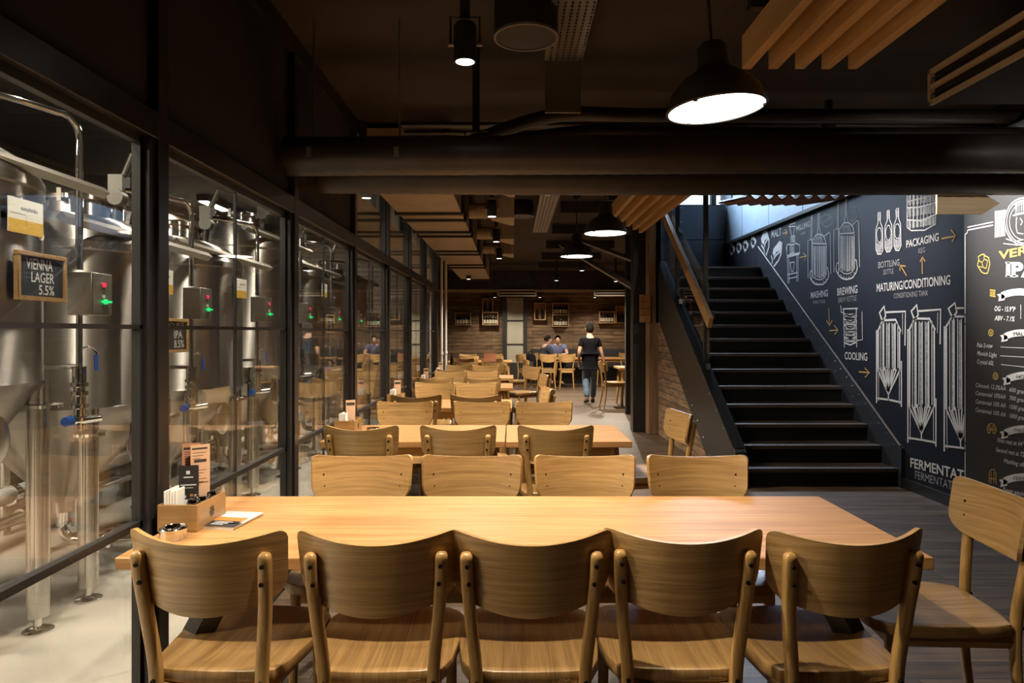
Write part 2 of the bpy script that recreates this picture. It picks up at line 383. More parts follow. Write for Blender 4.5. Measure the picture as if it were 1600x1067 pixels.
struct('wall_right', bx(XM, XM + 0.25, -3.6, 11.4, 0, 2.79), M['mural_wall'], 'blackboard wall beside the stairs carrying the brewing mural', 'wall')
struct('wall_right', bx(XM, XM + 0.25, -3.6, 6.0, 2.79, ZC), M['blackmat'], 'black upper wall above the recipe panel', 'wall')
struct('wall_right', bx(3.9, 4.05, 11.4, YB, 0, ZC), M['planks'], 'far side wall past the stairs', 'wall')
# upper stairwell
wp = MB()
for k in range(5):
    wp.box(XM + 0.02, XM + 0.10, 6.0 + k * 1.08, 6.0 + k * 1.08 + 1.065, 2.80, 4.9)
struct('wall_right_upper', wp, M['blue_panel'], 'blue grey panelled wall above the mural ledge', 'wall')
struct('trim_1', bx(XM - 0.035, XM + 0.02, 6.0, 11.3, 2.76, 2.80), M['black'], 'black ledge running above the mural', 'trim')
struct('ceiling', bx(1.8, 4.2, 5.9, 11.5, 4.9, 5.0), M['ceil'], 'ceiling high above the stairwell', 'ceiling')
struct('wall_stairwell', bx(1.80, 1.90, 6.0, 11.4, ZC, 4.9), M['blackmat'], 'black wall closing the stairwell over the dining room', 'wall')
struct('wall_stairwell', bx(1.9, 4.2, 5.9, 6.0, ZC, 4.9), M['blackmat'], 'black wall over the stair foot', 'wall')
lp = MB()
for x in (1.95, 2.70): lp.box(x, x + 0.74, 11.05, 11.12, 2.27, 2.86); lp.box(x, x + 0.74, 11.04, 11.12, 2.87, 3.42)
lb = struct('wall_landing', lp, M['dark_panel'], 'dark riveted panels behind the stair landing', 'wall')
rv = MB()
for x in (2.0, 2.35, 2.66, 2.73, 3.1, 3.40):
    for z in (2.33, 2.6, 2.82, 2.91, 3.15, 3.38): rv.lathe([(0.010, 0), (0.007, 0.006), (0, 0.008)], 8, (x, 11.035, z), 'y')
rv.build('rivet', M['rivet'], lb)
struct('wall_landing', bx(1.9, 4.2, 11.4, 11.5, 0, 3.42), M['blackmat'], 'black wall under the stair landing', 'wall')
win = struct('window_9', MB().box(1.9, 1.98, 11.3, 11.4, 3.42, 4.9).box(2.6, 2.66, 11.3, 11.4, 3.42, 4.9).box(3.3, 3.38, 11.3, 11.4, 3.42, 4.9).box(1.9, 3.5, 11.3, 11.4, 3.40, 3.48).box(1.9, 3.5, 11.3, 11.4, 4.82, 4.9), M['black'], 'daylit window at the top of the stairs', 'window')
bx(1.9, 3.9, 11.44, 11.46, 3.4, 4.9).build('sky', M['skylit'], win)
bx(1.95, 3.35, 11.34, 11.35, 3.46, 4.86).build('pane', M['glass'], win)

# glass partition: posts, transom, black upper panels, panes
POST = [2.262 + 1.415 * k for k in range(-4, 7)]
for i, y in enumerate(POST):
    struct('trim_%d' % (10 + i), bx(-1.247, XW, y, y + 0.07, 0, ZC), M['blacksatin'], 'black steel post of the glass partition', 'trim', bevel=0.004)
    struct('trim_%d' % (30 + i), bx(-1.237, XW - 0.013, y - 0.035, y, 0, 2.01), M['black'], 'inner glazing stop of the partition post', 'trim')
struct('trim_2', MB().box(-1.245, XW - 0.002, POST[0], 10.82, 2.01, 2.10), M['blacksatin'], 'black transom beam along the glass partition', 'trim', bevel=0.003)
struct('trim_3', MB().box(-1.245, XW - 0.002, POST[0], 10.82, 2.88, ZC), M['blacksatin'], 'black head rail of the glass partition', 'trim')
for i in range(len(POST) - 1):
    y0, y1 = POST[i] + 0.07, POST[i + 1] - 0.035
    f = MB()
    for z, h in ((0.012, 0.03), (0.735, 0.022), (1.380, 0.014), (1.985, 0.025)): f.box(-1.233, -1.205, y0, y1, z, z + h)
    f.box(-1.233, -1.205, y0, y0 + 0.014, 0, 2.01); f.box(-1.233, -1.205, y1 - 0.014, y1, 0, 2.01)
    ym = (y0 + y1) / 2 + 0.02
    f.box(-1.226, -1.214, ym - 0.005, ym + 0.005, 0, 2.01)
    w = struct('window_%d' % (i + 1) if i < 8 else 'window_%d' % (i + 2), f, M['black'], 'tall glazed bay of the brewery partition', 'window')
    bx(-1.225, -1.215, y0, y1, 0.02, 2.0).build('pane', M['glass'], w)
    if i < 6:
        struct('wall_left_upper', bx(-1.232, -1.205, POST[i] + 0.07, POST[i + 1], 2.10, 2.88), M['blackmat'], 'black solid panel above the glazing', 'wall')
    else:
        g = MB().box(-1.233, -1.205, POST[i] + 0.07, POST[i] + 0.084, 2.10, 2.88).box(-1.233, -1.205, POST[i + 1] - 0.014, POST[i + 1], 2.10, 2.88)
        w2 = struct('window_%d' % (20 + i), g, M['black'], 'upper glazed bay of the brewery partition', 'window')
        bx(-1.225, -1.215, POST[i] + 0.07, POST[i + 1], 2.10, 2.88).build('pane', M['glass'], w2)
# columns and beams
c = struct('column', bx(1.66, 1.86, 9.37, 9.57, 0, ZC), M['black'], 'black steel column beyond the tables', 'column', bevel=0.006)
struct('column', bx(1.83, 2.0, 9.16, 9.36, 0, ZC), M['barn_z'], 'old timber column at the corner of the stair wall', 'column', bevel=0.006)
zq = lambda y: (y - 6.05) / 0.257 * 0.162 + 0.162 - 0.55
wq = MB(); py_ = [(6.75, 0.0), (9.16, 0.0), (9.16, zq(9.16)), (6.75, max(0.01, zq(6.75)))]
wq.add([(1.965, a, b) for a, b in py_] + [(2.05, a, b) for a, b in py_], [(0, 1, 2, 3), (7, 6, 5, 4)] + [(i, (i + 1) % 4, 4 + (i + 1) % 4, 4 + i) for i in range(4)])
struct('wall_stair', wq, M['planks_side'], 'rough plank wall under the stairs', 'wall')
struct('wall_stair', bx(1.93, 2.0, 9.16, 9.9, 1.5, ZC), M['planks_side'], 'plank wall beside the stair landing', 'wall')
struct('trim_4', bx(-2.55, 4.0, 15.9, 16.2, 2.36, 2.80), M['duct'], 'dark bulkhead beam across the far end', 'trim')
struct('trim_5', bx(-2.55, 4.0, 15.88, 15.9, 2.30, 2.365), M['duct_beige'], 'pale cable channel under the bulkhead', 'trim')
for k, (x0, x1) in enumerate(((-0.14, 0.31),)):
    p = struct('column', MB().box(x0, x1, 18.45, 18.6, 0.55, 1.02).box(x0, x1, 18.45, 18.6, 1.06, 1.66).box(x0, x1, 18.45, 18.6, 1.70, 2.30), M['pillar'], 'grey panelled pillar in the back wall', 'column')
    MB().box(x0 - 0.12, x0, 18.42, 18.6, 0, 2.4).box(x1, x1 + 0.10, 18.42, 18.6, 0, 2.4).box(x0, x1, 18.44, 18.6, 1.02, 1.06).box(x0, x1, 18.44, 18.6, 1.66, 1.70).box(x0, x1, 18.44, 18.6, 0, 0.55).build('frame', M['black'], p)
b = MB(); b.tube([(1.75, 9.45, 1.95), (0.85, 11.9, 2.9)], 0.05, 4); b.tube([(1.75, 9.5, 2.35), (1.1, 11.6, 2.95)], 0.04, 4)
struct('trim_6', b, M['grey_metal'], 'slanting steel brace above the column', 'trim')
struct('baseboard_right', bx(XM - 0.02, XM, 4.95, 6.0, 0, 0.09), M['black'], 'black baseboard under the mural', 'baseboard')
struct('baseboard_back', bx(-2.5, 3.9, YB - 0.03, YB, 0, 0.14), M['black'], 'black baseboard of the plank wall', 'baseboard')
# lit frame edges at the end post, built as pale strips
for k, (x, y) in enumerate(((-1.13, 10.95), (-1.10, 11.35))):
    q = MB().cyl((x, y, 0), (x, y, 1.02), 0.022, 12).cyl((x, y, 1.04), (x, y, 2.95), 0.022, 12).cyl((x, y, 1.01), (x, y, 1.05), 0.03, 12)
    tag(q.build('lit_edge_strip', M['white'], smooth=40), 'pale vertical strip for a lit edge at the partition end, ' + ('nearer to the glass' if k == 0 else 'farther from the glass'), 'pipe', 'pale lit edge strips')

# ------------------------------------------------------------------ staircase
G, RS, Y0 = 0.257, 0.162, 6.05
XL, XR = 2.06, 3.42
st = thing('staircase', 'dark straight staircase with timber treads rising beside the chalk mural', 'staircase', (0, 0, 0))
for k in range(1, 15):
    y = Y0 + (k - 1) * G; z = k * RS
    bx(XL, XR, y + 0.018, y + 0.04, z - RS, z - 0.03).build('riser', M['riser'], st)
    y2 = y + G + 0.04 if k < 14 else 11.05
    t = bx(XL, XR, y, y2, z - 0.035, z).build('tread', M['tread'], st, bevel=0.004)
def slope_plate(x0, x1, up, dn, ya, yb):
    zt = lambda y: (y - Y0) / G * RS + RS
    pts = [(ya, max(0.0, zt(ya) - dn)), (ya, zt(ya) + up), (yb, zt(yb) + up), (yb, zt(yb) - dn)]
    if zt(ya) - dn < 0:
        y0 = Y0 + (dn - RS) / RS * G
        pts = [(ya, 0.0), (ya, zt(ya) + up), (yb, zt(yb) + up), (yb, zt(yb) - dn), (y0, 0.0)]
    n = len(pts); m = MB()
    m.add([(x0, a, b) for a, b in pts] + [(x1, a, b) for a, b in pts], [tuple(range(n)), tuple(range(n, 2 * n))[::-1]] + [(i, (i + 1) % n, n + (i + 1) % n, n + i) for i in range(n)])
    return m
sl = slope_plate(1.955, 2.06, 0.20, 0.56, 5.98, 9.15).build('stringer', M['black'], st, bevel=0.004)
cap = MB(); zt = lambda y: (y - Y0) / G * RS + RS
cap.tube([(2.005, 6.02, zt(6.02) + 0.205), (2.005, 9.15, zt(9.15) + 0.205)], 0.05, 4, sx=1.1, sy=0.08)
cap.build('stringer_cap', M['capblack'], st)
sr = slope_plate(XR, XM - 0.003, 0.22, 0.30, 6.0, 9.5).build('stringer', M['dark_panel'], st)
ln = MB(); ln.tube([(XR + 0.004, 6.02, zt(6.02) + 0.225), (XR + 0.004, 9.5, zt(9.5) + 0.225)], 0.008, 6); ln.build('edge_trim', M['grey_metal'], st)
rv = MB()
for k in range(28):
    y = 6.12 + k * 0.123
    rv.lathe([(0.007, 0), (0.005, -0.004), (0, -0.006)], 6, (XR, y, zt(y) + 0.16), 'x')
    if k % 3 == 0: rv.lathe([(0.007, 0), (0.005, -0.004), (0, -0.006)], 6, (XR, y, zt(y) + 0.05), 'x')
for k in range(14):
    y = 6.1 + k * 0.22
    rv.lathe([(0.008, 0), (0.006, -0.004), (0, -0.006)], 6, (1.955, y, zt(y) + 0.15), 'x')
    if y > 6.6: rv.lathe([(0.008, 0), (0.006, -0.004), (0, -0.006)], 6, (1.955, y, zt(y) - 0.45), 'x')
rv.build('rivet', M['rivet'], st)
br = MB(); br.box(XL, XM, 9.4, 11.05, 2.0, 2.23); br.build('landing_slab', M['black'], st)
hr = MB(); a, b_ = Vector((1.95, 6.72, 1.46)), Vector((1.95, 8.75, 2.86))
d = (b_ - a).normalized(); nrm = Vector((0, -d.z, d.y))
hr.add([a + Vector((x, 0, 0)) + nrm * s for s in (-0.06, 0.06) for x in (-0.02, 0.025)] + [b_ + Vector((x, 0, 0)) + nrm * s for s in (-0.06, 0.06) for x in (-0.02, 0.025)],
       [(0, 1, 3, 2), (4, 6, 7, 5), (0, 4, 5, 1), (2, 3, 7, 6), (0, 2, 6, 4), (1, 5, 7, 3)])
h = hr.build('handrail', M['rail_wood'], st, bevel=0.004)
for y in (6.86, 8.3):
    zz = 1.46 + (y - 6.72) * (2.86 - 1.46) / (8.75 - 6.72)
    MB().box(1.955, 2.03, y - 0.03, y + 0.03, zz - 0.05, zz + 0.03).cyl((1.95, y, zz), (2.05, y, zz), 0.018, 10).build('rail_bracket', M['black'], h)
for y in (7.13, 8.35):
    bx(2.0, 2.045, y - 0.02, y + 0.02, zt(y) + 0.15, ZC).build('baluster_post', M['black'], st)
def glass_quad(y0, y1, up):
    m = MB(); p = [(y0, zt(y0) + 0.2), (y1, zt(y1) + 0.2), (y1, zt(y1) + up), (y0, zt(y0) + up)]
    m.add([(2.015, a, b) for a, b in p] + [(2.027, a, b) for a, b in p], [(0, 1, 2, 3), (7, 6, 5, 4)] + [(i, (i + 1) % 4, 4 + (i + 1) % 4, 4 + i) for i in range(4)])
    return m
glass_quad(6.98, 8.3, 1.1).build('glass_panel', M['glass'], st)
glass_quad(8.4, 9.15, 1.1).build('glass_panel', M['glass'], st)
for y in (7.05, 8.2): MB().box(2.0, 2.04, y - 0.025, y + 0.025, zt(y) + 0.19, zt(y) + 0.25).build('glass_clamp', M['rivet'], st)
# corrugated sheet over the stair foot
cs = MB(); n = 60; top = []; 
for i in range(n + 1):
    x = 1.80 + 0.76 * i / n; top.append((x, 2.400 + 0.018 * sin(i * 2 * pi / 8.0)))
vs = []
for y in (5.25, 5.95):
    for dz in (0, 0.012):
        vs += [(x, y, z + dz + (0.35 if y > 5.5 else 0.0) * 0.25) for x, z in top]
m_ = n + 1; fs = []
for i in range(n):
    fs += [(i, i + 1, m_ + i + 1, m_ + i), (2 * m_ + i, 2 * m_ + i + 1, 3 * m_ + i + 1, 3 * m_ + i), (i, i + 1, 2 * m_ + i + 1, 2 * m_ + i), (m_ + i, m_ + i + 1, 3 * m_ + i + 1, 3 * m_ + i)]
cs.add(vs, fs)
cso = tag(cs.build('corrugated_sheet', plain('rusty corrugated sheet', (0.10, 0.035, 0.022), 0.5), smooth=60), 'rust brown corrugated sheet edge hanging over the foot of the stairs', 'roof sheet')
for x in (1.9, 2.45): MB().cyl((x, 5.9, 2.48), (x, 5.9, ZC), 0.006, 6).build('hanger_rod', M['black'], cso)

# ------------------------------------------------------------------ mural on the wall beside the stairs
def AW(px, py):
    y, z = on_wall(XM, px, py); return (-y, z)
mural = thing('wall_mural', 'chalk drawn brewing process mural with kettles, tanks, bottles and arrows on black wall', 'mural', (XM, 8, 0))
def mp(): return Paint().frame((0, 8 * 0, 0), (0, -1, 0), (0, 0, 1), (-1, 0, 0), 0.0025)
def put(m, name, mat):
    m.v = [(x, y - 8, z) for x, y, z in m.v]
    return m.build(name, mat, mural)
def pw(px, w): return w / F * (F * XM / (px - PX0))
def strokes(name, lst, conv, w=2.0, mat='chalk', jit=0.004):
    m = mp()
    for item in lst:
        pts = item[0]; ww = item[1] if len(item) > 1 else w; cl = len(item) > 2
        P = [conv(*p) for p in pts]
        px = P[0][0]
        W_ = [AW(*p) for p in P]
        W_ = [(a + random.uniform(-jit, jit), b + random.uniform(-jit, jit)) for a, b in W_]
        m.line(W_, pw(px, ww), cl)
    return put(m, name, M[mat])
def blob(m, conv, pts): m.poly([AW(*conv(*p)) for p in pts])
def letters(t, p0, p1, hpx, mat='chalk', bold=0.0, name='lettering'):
    m = mp(); a = AW(*p0); b = AW(*p1); m.text(t, a[0], a[1], b[0], b[1], pw(p0[0], hpx), bold); return put(m, name, M[mat])
ca = lambda x, y: (1100 + x / 5.93, 300 + y / 5.93)
cb = lambda x, y: (1000 + x / 2.667, 280 + y / 2.667)
cc = lambda x, y: (1340 + x / 4.104, 300 + y / 4.104)
cd = lambda x, y: (1340 + x / 3.811, 540 + y / 3.811)
def ell(cx, cy, rx, ry, a0=0, a1=360, n=18): return [(cx + rx * cos(R(a0 + (a1 - a0) * i / n)), cy + ry * sin(R(a0 + (a1 - a0) * i / n))) for i in range(n + 1)]
# malt grains
for cx, cy in ((262, 532), (326, 512), (388, 497), (460, 462)):
    m = mp(); blob(m, ca, [(cx - 22, cy - 55), (cx + 8, cy - 48), (cx + 26, cy - 10), (cx + 18, cy + 25), (cx + 8, cy + 18), (cx + 12, cy - 5), (cx - 2, cy - 25), (cx - 20, cy - 15)])
    blob(m, ca, [(cx - 22, cy - 15), (cx - 12, cy + 30), (cx - 2, cy + 28), (cx + 14, cy + 30), (cx - 8, cy + 62), (cx - 24, cy + 20)])
    put(m, 'grain_drawing', M['chalk'])
for cx, cy, s, t in ((566, 470, 1.0, 0.0), (668, 580, 1.12, 0.35)):
    def rr(p): 
        x, y = p[0] * s, p[1] * s; return (cx + x * cos(t) - y * sin(t), cy + x * sin(t) + y * cos(t))
    m = mp(); blob(m, ca, [rr(p) for p in [(-36, -40), (-10, -118), (14, -112), (28, -50), (-4, -20), (-8, 20), (-30, 0)]])
    for pts in ([(14, -112), (38, -20), (36, 40), (10, 118), (0, 118), (-8, 60), (-34, 20)], [(28, -40), (4, 0), (-6, 40)]):
        m.line([AW(*ca(*rr(p))) for p in pts], 0.03)
    put(m, 'grain_drawing', M['chalk'])
letters('MALT', ca(628, 425), ca(716, 400), 11.5, bold=0.006)
letters('MILLING', ca(858, 362), ca(984, 318), 8.5, bold=0.006)
letters('mill', ca(900, 398), ca(938, 388), 4.0, 'chalk_soft')
strokes('arrow', [([(730, 382), (772, 372)], 1.6), ([(752, 345), (774, 371), (758, 400)], 1.6), ([(888, 604), (948, 596)], 1.8), ([(920, 562), (950, 595), (932, 636)], 1.8)], ca, mat='chalk_gold')
# mill
strokes('mill_drawing', [([(788, 322), (800, 300), (850, 282), (846, 318), (788, 322)], 1.6), ([(796, 330), (812, 395), (808, 415)], 1.4), ([(846, 318), (832, 390), (836, 410)], 1.4),
    ([(806, 415), (846, 405), (848, 470), (806, 480), (806, 415)], 1.6), ([(770, 490), (848, 472), (890, 492), (884, 575), (770, 605), (768, 490)], 1.8), ([(800, 496), (838, 488), (838, 560), (800, 570), (800, 496)], 2.0),
    ([(762, 508), (772, 575)], 1.6), ([(775, 610), (780, 845), (792, 845), (790, 615)], 1.6), ([(862, 580), (862, 830), (874, 828), (874, 575)], 1.6), ([(780, 765), (870, 748)], 1.6), ([(782, 800), (870, 783)], 1.6),
    ([(800, 655), (840, 645), (828, 735), (812, 740), (800, 655)], 1.8), ([(770, 590), (890, 560)], 2.2)], ca)
m = mp(); blob(m, ca, [(812, 420), (842, 414), (844, 462), (812, 470)]); blob(m, ca, [(808, 505), (832, 500), (832, 552), (808, 560)]); put(m, 'mill_drawing', M['chalk_soft'])
# kettles
def kettle(dx, dy, s, nm):
    f = lambda x, y: ca(1070 + dx + (x - 1070) * s, 560 + dy + (y - 560) * s)
    strokes(nm, [([(1003, 215), (1003, 800)], 2.2), ([(996, 225), (990, 440)], 1.2), ([(1062, 190), (1060, 330), (1052, 388)], 2.2), ([(1072, 190), (1072, 330), (1084, 388)], 1.6),
        (ell(1070, 480, 62, 88, 180, 360), 2.2), ([(1008, 480), (1135, 480)], 2.0), ([(1008, 490), (1006, 770)], 2.2), ([(1136, 490), (1134, 770)], 2.2),
        ([(965, 800), (965, 450), (1000, 440)], 1.6), ([(1116, 410), (1160, 376), (1172, 392), (1176, 760)], 1.6), (ell(1070, 760, 88, 100, 0, 180), 2.6), ([(982, 760), (990, 730), (1006, 720)], 2.0), ([(1158, 760), (1150, 700), (1134, 700)], 2.0),
        (ell(1070, 745, 66, 70, 10, 170), 1.6)] + [([(1022 + 17 * i, 495 + random.uniform(0, 8)), (1022 + 17 * i, 770 + 30 * sin(i / 6 * pi))], random.choice((2.4, 1.2, 3.2))) for i in range(7)]
        + [([(1022 + 12 * i, 470), (1046 + 6 * i, 410)], 1.0) for i in range(8)] + [([(1000 + 22 * i, 800 + 40 * sin(i / 6 * pi)), (1004 + 21 * i, 815 + 40 * sin(i / 6 * pi))], 1.6) for i in range(7)], f)
    m = mp()
    for i in range(5): blob(m, f, [(1028 + 20 * i, 500), (1040 + 20 * i, 500), (1040 + 20 * i, 790), (1028 + 20 * i, 790)])
    m.v = [(x + 0.0008, y, z) for x, y, z in m.v]
    put(m, nm, M['chalk_soft'])
kettle(0, 0, 1.0, 'mash_tank_drawing'); kettle(254, -88, 1.12, 'brew_kettle_drawing')
strokes('speech_bubble', [(ell(1138, 265, 54, 56), 1.2), (ell(1382, 205, 40, 62), 0.9)], ca, mat='chalk_soft')
letters('(HOPS)', ca(1100, 292), ca(1178, 256), 4.5, 'chalk_soft', name='lettering')
letters('MASHING', ca(992, 985), ca(1150, 965), 10.0, bold=0.012); letters('MASH TANK', ca(1012, 1035), ca(1128, 1030), 5.5, 'chalk_soft')
letters('BREWING', cb(823, 485), cb(907, 473), 11.5, bold=0.012); letters('BREW KETTLE', cb(827, 515), cb(903, 505), 8.0, 'chalk_soft')
strokes('arrow', [([(788, 537), (790, 610)], 1.8), ([(778, 588), (790, 611), (802, 586)], 1.8), ([(790, 630), (824, 629)], 1.8), ([(810, 610), (826, 629), (812, 648)], 1.8),
    ([(914, 803), (956, 806)], 2.0), ([(938, 786), (957, 806), (938, 824)], 2.0), ([(1112, 402), (1086, 358)], 2.0), ([(1084, 380), (1085, 357), (1108, 362)], 2.0), ([(1178, 396), (1178, 326)], 2.0), ([(1168, 346), (1178, 325), (1190, 344)], 2.0),
    ([(1256, 246), (1314, 236)], 2.6), ([(1296, 210), (1316, 236), (1300, 262)], 2.6)], cb, mat='chalk_gold')
# cooler
strokes('cooler_drawing', [([(838, 525), (840, 555), (850, 556)], 2.0), ([(850, 540), (852, 700)], 2.0), ([(902, 540), (904, 700)], 2.0), ([(846, 540), (908, 538)], 2.0), ([(926, 550), (928, 668), (905, 672)], 1.6)]
    + [([(852, 560 + 24 * i), (878, 572 + 24 * i), (904, 558 + 24 * i)], 2.0) for i in range(6)] + [([(850, 575 + 30 * i), (904, 575 + 30 * i)], 1.2) for i in range(4)], cb)
m = mp()
for i in range(5): blob(m, cb, [(856, 560 + 26 * i), (900, 560 + 26 * i), (898, 576 + 26 * i), (858, 576 + 26 * i)])
put(m, 'cooler_drawing', M['chalk_soft'])
letters('COOLING', cb(854, 750), cb(948, 756), 11.5, bold=0.010)
# bottles
for i, (x, y) in enumerate(((140, 265), (198, 250), (256, 240))):
    strokes('bottle_drawing', [([(x - 8, y - 130), (x - 7, y - 70), (x - 22, y - 30), (x - 22, y + 105), (x - 10, y + 135), (x + 12, y + 132), (x + 24, y + 105), (x + 23, y - 35), (x + 8, y - 72), (x + 8, y - 134), (x - 8, y - 130)], 2.0), (ell(x + 1, y + 12, 17, 48), 1.4)], cc)
    m = mp(); blob(m, cc, [(x - 18, y + 60), (x + 2, y + 68), (x + 20, y + 45), (x + 19, y + 105), (x + 8, y + 125), (x - 8, y + 128), (x - 18, y + 105)])
    m.v = [(a + 0.0006, b, c) for a, b, c in m.v]; put(m, 'bottle_drawing', M['chalk_soft']); m = mp()
    blob(m, cc, [(x - 6, y - 125), (x + 6, y - 127), (x + 6, y - 80), (x - 6, y - 78)]); m.v = [(a + 0.0006, b, c) for a, b, c in m.v]; put(m, 'bottle_drawing', M['chalk_soft'])
letters('BOTTLING', cc(134, 488), cc(270, 470), 9.5, 'chalk_soft', 0.01); letters('BOTTLE', cc(168, 530), cc(232, 522), 8.0, 'chalk_soft')
strokes('keg_drawing', [([(320, 12), (320, 230), (345, 250), (430, 246), (500, 205), (508, 10)], 2.0), ([(320, 100), (400, 96), (508, 62)], 2.2), ([(322, 178), (410, 184), (506, 140)], 2.2), ([(320, 60), (420, 40), (505, 8)], 1.4)] + [([(340 + 22 * i, 20), (338 + 22 * i, 238 - 4 * i)], random.choice((1.2, 2.4))) for i in range(8)], cc)
m = mp()
for i in range(7):
    for j in range(3): blob(m, cc, [(326 + 25 * i, 24 + 80 * j - 4 * i), (344 + 25 * i, 22 + 80 * j - 4 * i), (344 + 25 * i, 84 + 74 * j - 4 * i), (326 + 25 * i, 86 + 74 * j - 4 * i)])
m.v = [(a + 0.0006, b, c) for a, b, c in m.v]; put(m, 'keg_drawing', M['chalk_soft'])
letters('PACKAGING', cc(314, 358), cc(522, 312), 11.5, bold=0.012); letters('KEG', cc(392, 394), cc(434, 386), 8.0, 'chalk_soft')
letters('MATURING/CONDITIONING', cc(124, 640), cc(596, 592), 12.5, bold=0.012); letters('CONDITIONING TANK', cc(234, 682), cc(454, 664), 8.0, 'chalk_soft')
# fermentation tanks
def ftank(x0, x1, yt, yc, yb, nm, half=False):
    w = x1 - x0; k = x0
    L = [([(x0, yt + 90), (x0 + w * 0.2, yt + 30), (x1 - w * 0.25, yt + 30), (x1, yt + 90)], 3.0), ([(x0 + w * 0.08, yt + 80), (x0 + w * 0.08, yc)], 3.6), ([(x1 - w * 0.08, yt + 80), (x1 - w * 0.08, yc)], 3.6),
         ([(x0, yt + 90), (x0 - w * 0.02, yb + 90)], 2.8), ([(x0 + w * 0.06, yc), (x0 + w * 0.06, yb + 80)], 1.4), ([(x1 + w * 0.02, yc - 40), (x1 + w * 0.02, yb + 110)], 2.8), ([(x1 - w * 0.06, yc), (x1 - w * 0.05, yb + 90)], 1.4),
         ([(x0 + w * 0.06, yc), (x0 + w * 0.48, yb), (x1 - w * 0.06, yc)], 3.0), ([(x0 + w * 0.48, yb), (x0 + w * 0.48, yb + 40)], 2.4), ([(x0, yb + 50), (x0 + w * 0.5, yb + 62), (x1, yb + 78)], 2.4),
         ([(x0 + w * 0.18, yt + 45), (x0 + w * 0.1, yt - 5), (x0 + w * 0.28, yt - 25), (x0 + w * 0.34, yt + 15), (x0 + w * 0.2, yt + 40)], 3.0), ([(x0 + w * 0.3, yt + 5), (x1 + w * 0.16, yt - 10), (x1 + w * 0.15, yt + 190)], 2.6), ([(x1 + w * 0.1, yt + 0), (x1 + w * 0.09, yt + 130)], 1.2)]
    L += [([(x0 + w * (0.18 + 0.13 * i), yt + 50), (x0 + w * (0.18 + 0.13 * i), yc - 4)], random.choice((1.2, 2.4, 1.6))) for i in range(6)]
    L += [([(x0 + w * (0.14 + 0.1 * i), yc - 10), (x0 + w * (0.42 + 0.016 * i), yb - 10)], 2.6) for i in range(8)]
    if half: L = [(q[0][:], q[1]) for q in L[:2] + L[3:5] + L[7:8]]
    strokes(nm, L, lambda x, y: (x, y))
ftank(1372, 1406, 487, 572, 622, 'fermentation_tank_drawing') if False else None
def tank_px(x0, x1, top, cone, tip, foot, nm):
    w = x1 - x0; r = lambda t: x0 + w * t
    L = [([(r(0), top + 28), (r(.22), top + 8), (r(.78), top + 8), (r(1), top + 26)], 2.6), ([(r(.04), top + 26), (r(.04), cone)], 3.4), ([(r(.95), top + 26), (r(.95), cone)], 3.0),
         ([(r(-.02), top + 24), (r(-.02), foot)], 2.4), ([(r(.06), cone), (r(.06), foot - 4)], 1.2), ([(r(1.02), cone - 14), (r(1.02), foot + 6)], 2.4), ([(r(.93), cone), (r(.93), foot + 2)], 1.2),
         ([(r(.04), cone), (r(.48), tip), (r(.95), cone)], 2.8), ([(r(.48), tip), (r(.48), tip + 9)], 2.4), ([(r(0), foot - 8), (r(.5), foot - 5), (r(1), foot - 1)], 2.2),
         ([(r(.22), top + 10), (r(.1), top - 4), (r(.3), top - 13), (r(.36), top + 2), (r(.24), top + 10)], 3.0), ([(r(.34), top - 4), (r(1.2), top - 6), (r(1.18), top + 48)], 2.4), ([(r(1.08), top - 2), (r(1.07), top + 30)], 1.0)]
    L += [([(r(.15 + .12 * i), top + 12), (r(.15 + .12 * i), cone - 3 + 4 * (i % 2))], (1.2, 2.6, 1.4, 1.8, 1.2, 2.8, 1.6)[i]) for i in range(7)]
    L += [([(r(.12 + .1 * i), cone - 4 + 3 * (i % 2)), (r(.44 + .01 * i), tip - 6)], 2.4) for i in range(8)]
    strokes(nm, [(q[0], q[1] * 1.35) for q in L], lambda x, y: (x, y), jit=0.003)
    m = mp()
    for i in range(3): blob(m, lambda x, y: (x, y), [(r(.2 + .22 * i), top + 14), (r(.3 + .22 * i), top + 14), (r(.3 + .22 * i), cone), (r(.2 + .22 * i), cone)])
    m.v = [(a + 0.0008, b, c) for a, b, c in m.v]; put(m, nm, M['chalk_soft'])
tank_px(1371, 1408, 492, 578, 617, 630, 'fermentation_tank_drawing')
tank_px(1420, 1462, 490, 636, 678, 692, 'fermentation_tank_drawing')
tank_px(1477, 1528, 486, 640, 690, 705, 'fermentation_tank_drawing')
letters('FERMENTATION', cd(316, 722), cd(760, 838), 14.5, bold=0.018); letters('FERMENTATION TANK', cd(344, 790), cd(800, 930), 12.5, 'chalk_soft')

# ------------------------------------------------------------------ recipe panel on the nearer wall
XB = 3.25
def AB(px, py):
    y, z = on_wall(XB, px, py); return (-y, z)
board = thing('recipe_board', 'charcoal printed recipe panel with ribbons, hop icons and white beer figures', 'sign', (XB, 4, 0))
bx(0, XM - XB - 0.015, -1.7, 0.91, 0, 2.72).build('panel', M['board'], board)
def bp(): return Paint().frame((0, 0, 0), (0, -1, 0), (0, 0, 1), (-1, 0, 0), 0.0025)
def putb(m, name, mat):
    m.v = [(x, y - 4, z) for x, y, z in m.v]; return m.build(name, mat, board)
def pwb(px, w): return w / (px - PX0) * XB
ce = lambda x, y: (1480 + x / 4.104, 300 + y / 4.104)
cf = lambda x, y: (1480 + x / 3.811, 540 + y / 3.811)
def bl(t, p0, p1, h, mat='print', bold=0.0, shear=0.0, name='lettering'):
    m = bp(); a = AB(*p0); b = AB(*p1); m.text(t, a[0], a[1], b[0], b[1], pwb(p0[0], h), bold, shear); return putb(m, name, M[mat])
